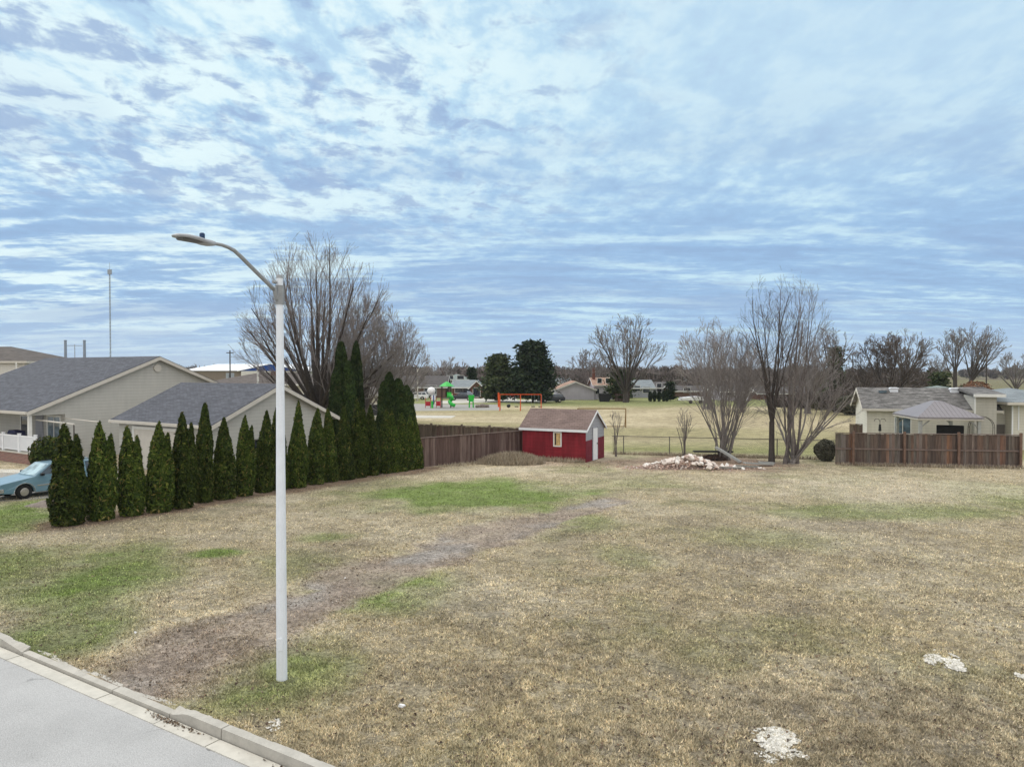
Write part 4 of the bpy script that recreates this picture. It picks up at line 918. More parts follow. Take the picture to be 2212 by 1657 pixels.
bare_tree('bare_tree', 'windswept bare tree right behind the dense rounded one', 1955, 0, 140, 713, 130, 27, .3, 12, 60, .4, 6, 3, rmin=.03, hc=.6, twig='twig')
bare_tree('bare_tree', 'bare tree with slender straight trunk above the right roofs', 2064, 0, 130, 712, 90, 28, .45, 10, 60, .3, 6, 3, rmin=.026, hc=.6, bark='bark_dark', twig='twig')
bare_tree('bare_tree', 'leaning bare tree rising right above the green hip roof', 2088, 0, 132, 702, 120, 29, .3, 12, 55, .35, 6, 3, rmin=.026, hc=.5, bark='bark_dark', twig='twig', lean=3)
bare_tree('bare_tree', 'small bare tree left of the slender trunk above the right roofs', 2028, 0, 150, 762, 60, 30, .1, 8, 50, .3, 5, 3, rmin=.03, hc=.4)
bare_tree('bare_tree', 'bare tree at the right frame edge on the horizon', 2195, 0, 150, 762, 80, 31, .2, 10, 70, .35, 6, 3, rmin=.03, hc=.5, twig='twig')
bare_tree('bare_tree', 'twiggy bare tree behind the green playground roof', 962, 0, 190, 772, 110, 32, .1, 14, 85, .4, 6, 3, rmin=.045, hc=.4, twig='twig_pale')
bare_tree('bare_tree', 'bare tree between the forked tree and the flat crowned one', 1745, 0, 95, 740, 120, 33, .1, 16, 75, .4, 7, 3, rmin=.02, hc=.4, twig='twig')
bare_tree('bare_tree', 'low bare tree left of the dense rounded one, above the dark hedge', 1858, 0, 112, 790, 110, 34, .1, 14, 85, .4, 6, 3, rmin=.022, hc=.4, twig='twig_dark', bark='bark_dark')
# leaf clouds
def leafcloud(P, Nrm, size, rs, asp=.5, upb=.5):
    n = len(P); t = rs.normal(size=(n, 3)); t -= (t * Nrm).sum(1, keepdims=True) * Nrm * .6; t[:, 2] += upb * 2
    t /= np.linalg.norm(t, axis=1, keepdims=True) + 1e-9; b = np.cross(t, rs.normal(size=(n, 3))); b /= np.linalg.norm(b, axis=1, keepdims=True) + 1e-9
    s = size * (.6 + .8 * rs.rand(n, 1)); V = np.stack([P - t * s * .5, P + b * s * asp * .5, P + t * s * .5, P - b * s * asp * .5], 1)
    return V.reshape(-1, 3), np.arange(4 * n).reshape(-1, 4)
def cedar_variant(seed, Hh=4.0, Rr=.56, twin=False, n=7000, prof=1.0):
    rs = np.random.RandomState(seed); T = [(0, 0, 1.0, Rr)]
    if twin: T = [(-.10, 0, 1.0, Rr * .85), (.26, .05, .84 + .08 * rs.rand(), Rr * .62)]
    Ps, Ns = [], []; core = []
    for tx, ty, hf, rad in T:
        m = int(n * hf * (1 if not twin else .62)); t = rs.rand(m * 2)
        def rp(t): return np.minimum(1, .80 + t * 1.0) * np.clip(1 - t ** 1.7, 0, 1) ** (.80 * prof) * rad
        t = t[rs.rand(m * 2) < (rp(t) / rad + .12)][:m]; m = len(t); az = rs.rand(m) * 2 * np.pi; z = t * Hh * hf
        clump = vnoise(az * .9 + 50, z * 1.0, .28, seed) ; big = vnoise(az * .6 + 80, z * 1.0, .75, seed + 1)
        r = rp(t) * (.70 + .30 * clump + .26 * big) * (1 - .13 * rs.rand(m) ** 2) + .02 * rs.rand(m)
        ox = tx * (.35 + .65 * t); oy = ty
        Ps.append(np.stack([ox + r * np.cos(az), oy + r * np.sin(az), z + .03], -1)); Ns.append(np.stack([np.cos(az), np.sin(az), np.full(m, .25)], -1)); core.append((tx, ty, hf, rad, rp))
    P = np.concatenate(Ps); Nn = np.concatenate(Ns); V, Fc = leafcloud(P, Nn, .165, rs, .34, .45)
    root = thing('cedar', 'x', 'cedar', (0, 0, 0), 0, 'cedars of the hedge row')
    npmesh('crown', V, Fc, 'cedar_leaf', root, 4)
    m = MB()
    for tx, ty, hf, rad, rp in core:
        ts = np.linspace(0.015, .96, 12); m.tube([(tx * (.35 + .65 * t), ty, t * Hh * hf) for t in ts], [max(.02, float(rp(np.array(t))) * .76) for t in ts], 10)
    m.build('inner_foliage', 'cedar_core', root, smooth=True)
    m = MB(); m.tube([(0, 0, -.05), (.01, 0, Hh * .5)], [.06, .03], 6); m.build('trunk', 'bark', root)
    return root
protos = [cedar_variant(100), cedar_variant(101, twin=True), cedar_variant(102, Rr=.52, prof=.85), cedar_variant(103, twin=True, Rr=.6), cedar_variant(104, Rr=.60, prof=1.15), cedar_variant(105, Rr=.50, prof=.5, n=9000), cedar_variant(106, Rr=.52, prof=.6, n=9000)]
used = set()
def put_cedar(k, x, yb, ytop, wscale, label, Y=None, rot=0, group=None):
    p = gp(x, yb) if Y is None else Vector((at(x, 800, Y).x, Y, 0)); h = hz(ytop, p.y)
    s = h / 4.0
    if k not in used:
        used.add(k); o = protos[k]; o.location = p; o.rotation_euler = (0, 0, rot); o.scale = (wscale, wscale, s); o['label'] = label
    else: o = copytree(protos[k], p, rot, label, (wscale, wscale, s))
    o.rotation_euler = (R(_cr.uniform(-2.5, 2.5)), R(_cr.uniform(-2.5, 2.5)), rot) if Y is None else (0, 0, rot)
    if group: o['group'] = group
    return o
_cr = random.Random(31)
ROWX = [(148, 1133, 917, 1.22, 1, 'widest cedar, two tipped, at the street end of the hedge by the blue car'),
 (219, 1122, 914, 1.1, 3, 'cedar with a short second tip, second from the street end of the hedge'),
 (285, 1113, 922, 1.06, 1, 'cedar third from the street end of the hedge, before the plain beige wall'),
 (343, 1105, 914, 1.02, 3, 'cedar fourth from the street end, under the left end of the garage eave'),
 (394, 1097, 892, .98, 1, 'two tipped cedar just left of the tallest slim cedar before the garage roof'),
 (440, 1084, 873, .92, 2, 'tallest slim cedar standing before the garage roof'),
 (485, 1077, 904, .92, 0, 'cedar just right of the tallest slim one, at the garage roof corner'),
 (527, 1070, 900, .96, 3, 'cedar before the garage gable wall, two left of the lamp pole'),
 (568, 1062, 889, .84, 0, 'cedar immediately left of the lamp pole'),
 (604, 1057, 882, .86, 2, 'cedar mostly hidden behind the lamp pole'),
 (641, 1052, 868, .90, 4, 'cedar immediately right of the lamp pole'),
 (681, 1045, 884, .90, 0, 'second cedar to the right of the lamp pole'),
 (714, 1040, 884, .86, 2, 'third cedar right of the lamp pole, under the right end of the garage roof'),
 (744, 1035, 878, .92, 4, 'fourth cedar right of the lamp pole, before the tall pair'),
 (775, 1031, 864, .98, 1, 'fifth cedar right of the lamp pole, with yellowish tip'),
 (804, 1026, 876, .86, 0, 'sixth cedar right of the lamp pole'),
 (829, 1022, 886, .88, 2, 'seventh cedar right of the lamp pole, before the broad dark group'),
 (850, 1019, 888, .86, 4, 'fourth cedar from the fence end of the hedge'),
 (868, 1017, 893, .82, 0, 'third cedar from the fence end of the hedge'),
 (884, 1014, 898, .82, 2, 'second cedar from the fence end of the hedge'),
 (900, 1012, 900, .76, 4, 'last cedar of the hedge, touching the brown board fence')]
rn = random.Random(9)
for x, yb, yt, w, k, lab in ROWX: put_cedar(k, x, yb, yt, w * rn.uniform(.94, 1.1), lab, rot=rn.uniform(-.4, .4) + (0 if k in (1, 3) else rn.uniform(0, 6)))
GT = 'taller cedars behind the hedge row'
for k, x, yt, Y, w, lab in ((5, 737, 742, 49.5, 1.3, 'tall dark cedar, left one of the tall pair'), (6, 770, 740, 49.8, 1.12, 'tall dark cedar, right one of the tall pair'),
        (6, 752, 782, 48.5, 1.25, 'shorter cedar tucked between the tall pair'), (5, 726, 800, 48.0, 1.2, 'short cedar at the left foot of the tall pair'), (6, 841, 806, 48.0, 1.3, 'tallest of the broad dark cedar group beside the fence'),
        (5, 860, 820, 48.2, 1.3, 'middle cedar of the broad dark group beside the fence'), (6, 878, 834, 48.4, 1.35, 'rightmost tall cedar of the broad group, next to the fence'), (5, 830, 826, 47.6, 1.2, 'left cedar of the broad dark group')):
    o = put_cedar(k, x, 0, yt, w, lab, Y=Y, rot=rn.uniform(0, 6), group=GT)
    dm = MATS['cedar_leaf_dark']
    for ch in o.children:
        if ch.name.startswith('crown'):
            ch.data = ch.data.copy() if k not in () else ch.data; ch.data.materials[0] = dm
def leafball(name, label, cat, loc, rad, n, mat, size=.12, seed=1, core='cedar_core', squash=1.0, flat=.0, group=None):
    rs = np.random.RandomState(seed); d = rs.normal(size=(n, 3)); d /= np.linalg.norm(d, axis=1, keepdims=True)
    d[:, 2] = np.abs(d[:, 2]) * 1 if flat else d[:, 2]
    cl = vnoise(d[:, 0] * 3 + 9, d[:, 1] * 3 + d[:, 2] * 2.2, .7, seed); r = (.78 + .26 * cl) * (1 - .2 * rs.rand(n) ** 2)
    P = d * r[:, None] * np.array(rad); P[:, 2] += rad[2] * (0 if flat else .92); V, Fc = leafcloud(P, d, size, rs, .5, .2)
    root = thing(name, label, cat, loc, 0, group); npmesh('foliage', V, Fc, mat, root, 4)
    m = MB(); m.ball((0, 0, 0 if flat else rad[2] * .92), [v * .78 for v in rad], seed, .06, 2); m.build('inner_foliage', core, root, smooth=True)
    return root
b0 = at(108, 985, 37.5); leafball('round_shrub', 'rounded evergreen shrub between the first cedar and the porch', 'shrub', (b0.x, 37.5, 0), (1.05, 1.0, 1.2), 5000, 'cedar_leaf', .14, 3)
def conifer(label, x, ybase, Y, ytop, wpx, seed, n=9000, mat='pine_leaf', round_=1.0, size=.6, name='pine_tree'):
    rs = np.random.RandomState(seed); Hh = hz(ytop, Y); W = wpx / F * Y / 2; root = thing(name, label, 'tree', (at(x, 800, Y).x, Y, 0), 0)
    nb = 150; P = []; z0 = .10
    for i in range(nb):
        t = z0 + (1 - z0) * rs.rand() ** 1.1; az = rs.rand() * 6.283; prof = (1 - (t - z0) / (1 - z0)) ** (.75 / round_) * min(1, .55 + (t - z0) * 2.2 * (.5 + .5 * round_)); rr = W * prof * (.55 + .5 * rs.rand())
        c = np.array([rr * math.cos(az), rr * math.sin(az), t * Hh]); m = n // nb
        q = rs.normal(size=(m, 3)) * np.array([.15 * W + .3, .15 * W + .3, .028 * Hh]); P.append(c + q)
        k = rs.rand(m // 2, 1); P.append(np.array([0, 0, t * Hh * .97]) * (1 - k) + c * k + rs.normal(size=(m // 2, 3)) * .15 * W * .5)
    P = np.concatenate(P); P = P[P[:, 2] > .2]; V, Fc = leafcloud(P, np.tile([[0, 0, 1.]], (len(P), 1)), size, rs, .45, .1)
    npmesh('crown', V, Fc, mat, root, 4)
    m = MB(); m.tube([(0, 0, 0), (0, 0, Hh * .9)], [.03 * Hh * .6, .03], 7); m.build('trunk', 'bark_dark', root)
    return root
conifer('big dark rounded pine across the park', 1151, 0, 128, 742, 96, 51, 16000, size=.7)
conifer('smaller paler pine left of the big dark pine', 1077, 0, 131, 769, 66, 52, 10000, 'pine_leaf_pale', size=.7)
conifer('narrow dark spruce behind the brick bungalow roof', 1020, 0, 165, 796, 16, 53, 2500, size=.6, round_=.8, name='spruce_tree')
conifer('narrow spruce beside the flat crowned bare tree', 1805, 0, 115, 752, 44, 54, 4000, 'pine_leaf_pale', size=.5, round_=.7, name='spruce_tree')
conifer('low dark evergreen left of the rusty leaved bush', 2031, 0, 100, 806, 40, 55, 3000, 'pine_leaf_pale', size=.5, name='spruce_tree')
conifer('slim dark spruce at the right end of the little evergreen row', 1448, 0, 134, 826, 12, 56, 1500, size=.45, round_=.7, name='spruce_tree')
conifer('dark evergreen low behind the base of the broad bare tree', 1338, 0, 134, 800, 56, 57, 4000, 'pine_leaf_pale', size=.6, name='pine_tree')
for i, x in enumerate((1405, 1414, 1424, 1434, 1441)):
    leafball('round_shrub', ('leftmost', 'second from left', 'middle', 'fourth from left', 'rightmost')[i] + ' of the little dark evergreens before the grey houses', 'shrub', (at(x, 800, 131).x, 131, 0), (.42, .4, 1.0 + .1 * (i % 2)), 300, 'pine_leaf', .3, 60 + i, group='little evergreens across the park')
o = leafball('bush', 'rusty leaved bush above the right roofs', 'bush', (at(2105, 800, 100).x, 100, 0), (2.9, 2, 2.2), 2600, 'dead_leaf', .3, 66, core='bark')
o = leafball('bush', 'dark tangled bush behind the left end of the weathered fence', 'bush', (at(1783, 1000, 45.3).x, 45.3, 0), (.72, .5, .72), 2600, 'ivy_grey', .16, 67, core='bark_dark')
for i, (x, w, h, Y) in enumerate(((1745, 2.6, 2.4, 108), (1780, 3, 2.9, 104), (1815, 3, 3.4, 98), (1848, 2.6, 2.8, 92), (1690, 2.6, 1.9, 112))):
    leafball('bush', ('dark bush behind the spreading bare tree', 'dark reddish bush left of the two biggest dark bushes', 'largest dark bush left of the cream house', 'dark bush touching the left end of the weathered roof', 'low dark bush behind the forked tree')[i], 'bush', (at(x, 800, Y).x, Y, 0), (w, 1.6, h * .5), 2200, 'ivy_grey' if i % 2 else 'wood_mass', .35, 70 + i, core='bark_dark', group='dark bushes along the park edge')
# distant woods: one uncountable mass each
def wood(name, label, x0, x1, Y0, Y1, hmin, hmax, n, size, seed, twigs=True):
    rs = np.random.RandomState(seed); nt = 260; P = []; 
    for i in range(nt):
        Y = rs.uniform(Y0, Y1); X = rs.uniform(x0, x1) * Y / F; h = rs.uniform(hmin, hmax); w = h * rs.uniform(.35, .6); m = n // nt
        d = rs.normal(size=(m, 3)); d /= np.linalg.norm(d, axis=1, keepdims=True); d *= rs.rand(m, 1) ** .4
        P.append(np.stack([X + d[:, 0] * w, Y + d[:, 1] * w, h * .52 + d[:, 2] * h * .48], -1))
    P = np.concatenate(P); V, Fc = leafcloud(P, np.tile([[0, 0, 1.]], (len(P), 1)), size, rs, .22, .6)
    o = npmesh(name, V, Fc, 'wood_mass', None, 4); tag(o, label, 'woodland', kind='stuff'); return o
wood('distant_wood', 'far brown leafless woods along the horizon', -1400, 1400, 420, 620, 6.0, 9.0, 52000, 3.0, 91)
wood('distant_wood', 'belt of bare brown trees behind the houses across the park', -240, 560, 185, 260, 3.6, 7.2, 60000, 1.3, 92)
wood('distant_wood', 'belt of low bare trees behind the right hand houses', 480, 900, 150, 230, 3, 5.6, 26000, 1.0, 93)
wood('distant_wood', 'sparse far trees behind the arena hall', -900, -350, 300, 400, 5, 8.5, 16000, 2.0, 94)
# ------------------------------------------------------------------ weeds, mound, rubble, chips
def spikes(name, label, c, rx, ry, n, hmin, hmax, seed, mat='weed', z=None, cat='weeds', lean=.5, par=None):
    rs = np.random.RandomState(seed); a = rs.rand(n) * 6.283; q = rs.rand(n) ** .5; X = q * np.cos(a) * rx; Y = q * np.sin(a) * ry
    Z = (z(X, Y) if z else np.zeros(n)); h = rs.uniform(hmin, hmax, n); t = rs.rand(n) * lean; d = rs.rand(n) * 6.283; w = .014 + .02 * rs.rand(n); f = rs.rand(n) * 3.14
    V = np.zeros((n, 3, 3)); V[:, 0] = np.stack([X - w * np.cos(f), Y - w * np.sin(f), Z - .02], -1); V[:, 1] = np.stack([X + w * np.cos(f), Y + w * np.sin(f), Z - .02], -1)
    V[:, 2] = np.stack([X + np.sin(t) * h * np.cos(d), Y + np.sin(t) * h * np.sin(d), Z + h * np.cos(t)], -1)
    o = npmesh(name, V.reshape(-1, 3), np.arange(3 * n).reshape(-1, 3), mat, par, loc=c if par is None else None)
    if par is None: tag(o, label, cat, kind='stuff')
    return o
def mound_mesh(name, c, rx, ry, h, mat, seed, parent=None, rough=.12):
    n = 46; g = np.linspace(-1, 1, n); X, Y = np.meshgrid(g, g, indexing='ij'); rr = np.sqrt(X * X + Y * Y)
    Z = h * np.clip(1 - rr ** 2, -.05, 1) * (.75 + .5 * vnoise(X * rx, Y * ry, .9, seed)) + rough * (vnoise(X * rx, Y * ry, .25, seed + 1) - .5) * np.clip(1.1 - rr, 0, 1) - .03
    ii = np.arange(n * n).reshape(n, n); Fc = np.stack([ii[:-1, :-1], ii[1:, :-1], ii[1:, 1:], ii[:-1, 1:]], -1).reshape(-1, 4)
    return npmesh(name, np.stack([X * rx, Y * ry, Z], -1).reshape(-1, 3), Fc, mat, parent, loc=c, smooth=True)
mc = gp(1105, 1001)
md = mound_mesh('dirt_mound', mc, 1.9, 1.0, .46, 'mound_soil', 5, rough=.22); tag(md, 'low mound of earth grown over with dry pale weeds left of the red shed', 'mound')
spikes('dry_weeds', 'pale dry weeds covering the earth mound and the foot of the shed', mc, 2.0, 1.1, 7000, .06, .42, 6, z=lambda X, Y: .5 * np.clip(1 - (X / 1.9) ** 2 - (Y / 1.0) ** 2, 0, 1) * .9, lean=.9)
fp = osd + sx_ * (LS * .45) + Vector((0, -.25, 0))
for i, (cc, rx, ry, n, h) in enumerate(((fp, 2.3, .55, 1500, .38), ((r0 + r1) / 2 + Vector((0, -.25, 0)), tot / 2, .35, 2600, .28), ((c0 + c1) / 2 + Vector((0, -.2, 0)), tl / 2, .3, 2600, .32), ((fl0 + fl1) / 2 + Vector((.3, -.3, 0)), 3.2, .6, 700, .25))):
    lab = ('dry weeds along the foot of the red shed', 'dry weeds along the foot of the weathered fence', 'dry weeds along the chain link fence', 'dry weeds at the foot of the brown fence')[i]
    o = spikes('dry_weeds', lab, cc, rx, ry, n, .06, h, 16 + i); 
    o.rotation_euler = (0, 0, (SR, math.atan2(r1.y - r0.y, r1.x - r0.x), math.atan2(c1.y - c0.y, c1.x - c0.x), math.atan2(fl1.y - fl0.y, fl1.x - fl0.x))[i])
# rubble
rb = gp(1478, 1012); rs = np.random.RandomState(44)
def chunk(rn, s):
    bm = bmesh.new(); bmesh.ops.create_cube(bm, size=1)
    for v in bm.verts: v.co = Vector((v.co.x * s * rn.uniform(.8, 1.5), v.co.y * s * rn.uniform(.6, 1.0), v.co.z * s * rn.uniform(.4, .8))) + Vector([rn.uniform(-.12, .12) * s for _ in range(3)])
    M = Matrix.Rotation(rn.uniform(0, 6), 4, 'Z') @ Matrix.Rotation(rn.uniform(-.7, .7), 4, 'X') @ Matrix.Rotation(rn.uniform(-.7, .7), 4, 'Y')
    bm.transform(M); V = [tuple(v.co) for v in bm.verts]; Fs = [tuple(v.index for v in f.verts) for f in bm.faces]; bm.free(); return V, Fs
rn = random.Random(77)
hp = lambda x, y: .62 * math.exp(-((x - .35) / 1.25) ** 2 - (y / .8) ** 2) + .22 * math.exp(-((x + 1.6) / 1.0) ** 2 - (y / .7) ** 2)
mm = mound_mesh('rubble_base', rb + Vector((-.1, .25, 0)), 3.3, .95, .20, 'rubble_earth', 12); tag(mm, 'flat heap of pinkish crushed rubble under the broken blocks', 'rubble', kind='stuff')
m = MB()
for i in range(800):
    x, y = rn.gauss(-.1, 1.7), rn.gauss(0, .5); s = rn.uniform(.03, .08); V, Fs = chunk(rn, s); z = hp(x, y) * .62 + .02
    m.add([(a + x, b + y, c + z) for a, b, c in V], Fs)
o = m.build('rubble_bits', 'rubble', None, loc=rb + Vector((0, .15, 0)), norm=False); tag(o, 'small pinkish brick and mortar fragments scattered over the rubble heap', 'rubble', kind='stuff')
mats5 = []
for i in range(140):
    x = rn.gauss(.5, 1.15) if i < 95 else rn.uniform(-2.6, 4.8); y = rn.gauss(0, .36) if i < 95 else rn.uniform(-.6, .5); s = rn.uniform(.13, .30) if i < 95 else rn.uniform(.1, .2)
    V, Fs = chunk(rn, s); m = MB(); m.add(V, Fs); c = rn.choice(('blk_a', 'blk_b', 'blk_c', 'blk_a'))
    if c not in MATS: paint(c, {'blk_a': (.68, .61, .56), 'blk_b': (.48, .37, .32), 'blk_c': (.78, .75, .71)}[c], .95, .2, 5)
    o = m.build('broken_block', c, None, bevel=.012, loc=rb + Vector((x, y + .1, hp(x, y) + s * .18)))
    tag(o, 'broken pale pinkish block lying in the rubble heap', 'block', 'broken blocks of the rubble heap')
# boards by the rubble
def plank(label, p, q, w, t, mat, name='plank'):
    root_mid = (Vector(p) + Vector(q)) / 2; d = Vector(q) - Vector(p); Ln = d.length; m = MB(); m.box(-Ln / 2, Ln / 2, -w / 2, w / 2, -t / 2, t / 2)
    m.box(-Ln / 2, Ln / 2, -w / 2 + .0, -w / 2 + .04, t / 2 + .001, t / 2 + .03)
    o = m.build(name, mat, None, bevel=.008); o.location = root_mid; o.rotation_mode = 'QUATERNION'; o.rotation_quaternion = d.to_track_quat('X', 'Z'); return tag(o, label, 'plank')
Yr = 44.9
A1 = at(1546, 966, Yr + .1); A2 = at(1600, 1006, Yr - .8)
plank('long grey grooved plank leaning down off the rubble heap', (A1.x, A1.y, max(.2, A1.z)), (A2.x, A2.y, .08), .36, .10, 'board_grey')
A1 = at(1498, 975, Yr + .9); A2 = at(1582, 975, Yr + .9)
plank('dark board lying on edge behind the rubble heap', (A1.x, A1.y, A1.z), (A2.x, A2.y, A2.z - .02), .5, .08, 'dark_board')
for i, (x0, y0, x1, y1, mt, lab) in enumerate(((1608, 1000, 1668, 1003, 'board_grey', 'flat grey slab right of the leaning plank'), (1590, 1006, 1640, 1009, 'grey_wood', 'thin weathered board on the ground below the leaning plank'), (1530, 1009, 1600, 1011, 'grey_wood', 'weathered board in front of the rubble heap'), (1640, 998, 1672, 1000, 'board_grey', 'short pale slab at the foot of the dark trunk'))):
    a, b = gp(x0, y0, .20 - .03 * i), gp(x1, y1, .08 - .01 * i); plank(lab, a, b, .42 if i in (0, 3) else .16, .06, mt)
br = leafball('debris_heap', 'heap of dark boards and brush behind the rubble', 'debris', (at(1540, 1000, Yr + .8).x, Yr + .8, 0), (1.0, .5, .38), 1500, 'dead_leaf', .1, 88, core='dark_board', flat=1)
for ch in br.children:
    ch.data.materials[0] = MATS['dark_wood'] if ch.name.startswith('foliage') else MATS['dark_board']
# pale patches of crushed stone in the lawn
def patch(label, cx, cy, w, h, n, seed):
    rn = random.Random(seed); c = gp(cx, cy); m = MB(); rx = w / 2 / F * c.y; ry = (gp(cx, cy - h / 2).y - gp(cx, cy + h / 2).y) / 2
    for i in range(n):
        a = rn.uniform(0, 6.283); q = rn.random() ** .55; x = rx * q * math.cos(a); y = ry * q * math.sin(a)
        if float(vnoise(np.array(x), np.array(y), .22, seed)) * .55 + float(vnoise(np.array(x), np.array(y), .07, seed + 3)) * .45 < .22 + .36 * q: continue
        s = rn.uniform(.012, .04); V, Fs = chunk(rn, s); zz = float(ground_z(np.array([c.x + x]), np.array([c.y + y]))[0]); m.add([(p + x, q_ + y, r_ * .5 + .008 + zz + .012 * rn.random()) for p, q_, r_ in V], Fs)
    o = m.build('stone_chips', 'chips', None, loc=c, norm=False); tag(o, label, 'stone chips', kind='stuff')
patch('white patch of stone chips bare in the lawn at the right', 2030, 1422, 88, 42, 2600, 1)
patch('smaller white patch just below the right hand patch', 2066, 1440, 40, 22, 700, 6)
patch('pale patch of stone chips near the bottom of the lawn', 1676, 1598, 100, 52, 3200, 2)
patch('thin scatter of stone chips below the bottom pale patch', 1690, 1634, 120, 34, 260, 3)
patch('bit of pale stone at the right frame edge of the lawn', 2208, 1460, 26, 14, 400, 4)
patch('few pale stones near the kerb at the bottom left', 590, 1566, 44, 30, 60, 5)
for i, (x, y, s, lab) in enumerate(((293, 1366, .05, 'small white litter scrap on the grass left of the track'), (745, 1248, .05, 'small white stone on the dirt track'), (868, 1523, .07, 'flat pale stone on the lawn right of the lamp'))):
    V, Fs = chunk(random.Random(i), s); m = MB(); m.add(V, Fs); o = m.build('pale_stone', 'play_white', None, loc=gp(x, y, .03)); tag(o, lab, 'stone')
def scatter(name, label, mat, n, size, fn, seed, cat, flat=.35):
    rs = np.random.RandomState(seed); X, Y = fn(rs, n); n = len(X); Z = ground_z(X, Y) + .012; s_ = size * (.5 + rs.rand(n)); a = rs.rand(n) * 6.283
    V = np.zeros((n, 4, 3))
    for k in range(4):
        t = a + k * 1.571 + rs.uniform(-.35, .35, n); q = s_ * rs.uniform(.6, 1.1, n) * .5
        V[:, k] = np.stack([X + np.cos(t) * q, Y + np.sin(t) * q, Z + rs.uniform(-flat, flat, n) * s_ + .01], -1)
    Fc = np.concatenate([np.arange(4 * n).reshape(-1, 4)[:, [0, 1, 2]], np.arange(4 * n).reshape(-1, 4)[:, [0, 2, 3]], np.arange(4 * n).reshape(-1, 4)[:, [0, 1, 3]], np.arange(4 * n).reshape(-1, 4)[:, [1, 2, 3]]])
    tag(npmesh(name, V.reshape(-1, 3), Fc, mat), label, cat, kind='stuff')
def lawnpts(rs, n):
    Y = 9.0 / (1 - rs.rand(n) * (1 - 9.0 / 40)); X = (rs.rand(n) * 2 - 1) * .74 * Y; k = (X * U.x + Y * U.y > KERB + .1) & (hedge_dist(X, Y) > .8) & (fbm(X, Y, 1.3, 3, 120) > .42) & ((X - H0.x) * (H1.y - H0.y) - (Y - H0.y) * (H1.x - H0.x) > 0); return X[k], Y[k]
def trackpts(rs, n):
    Y = rs.uniform(11, 30, n); X = rs.uniform(-12, 4, n); k = (X * U.x + Y * U.y > KERB + .05) & (track(X, Y) + rs.normal(size=n) * .2 < 1.0); return X[k], Y[k]
island('leaf_bits', [(0, (.05, .035, .028)), (.5, (.11, .08, .06)), (.85, (.20, .14, .09)), (1, (.42, .36, .27))], .95, 2, .2)
island('gravel_bits', [(0, (.15, .12, .10)), (.5, (.28, .245, .215)), (1, (.48, .44, .39))], .95, 2, .2)
scatter('leaf_litter', 'dead leaves and dark bits scattered through the lawn', 'leaf_bits', 9000, .05, lawnpts, 131, 'leaf litter')
scatter('track_gravel', 'loose gravel and clods on the worn dirt track', 'gravel_bits', 12000, .03, trackpts, 132, 'gravel')
def gutpts(rs, n):
    a = rs.choice([-11.0, -7.9, -4.6, -7.2, 3], n) + rs.normal(size=n) * .35; b = KERB - .20 - np.abs(rs.normal(size=n)) * .05; return a * W_.x + b * U.x, a * W_.y + b * U.y
rs_ = np.random.RandomState(140); gx_, gy_ = gutpts(rs_, 900)
_gz = ground_z; ground_z = lambda X, Y: np.full(np.shape(X), -.125)
scatter('gutter_litter', 'dark leaves and grit caught in the gutter', 'leaf_bits', 900, .035, gutpts, 133, 'leaf litter')
ground_z = _gz
sc_ = gp(80, 1096); mo = mound_mesh('soil_mound', gp(148, 1092), 1.9, .6, .30, 'soil', 33); mo.data.materials[0] = MATS['stone']; tag(mo, 'low bank of reddish earth between the blue car and the first cedar', 'mound')
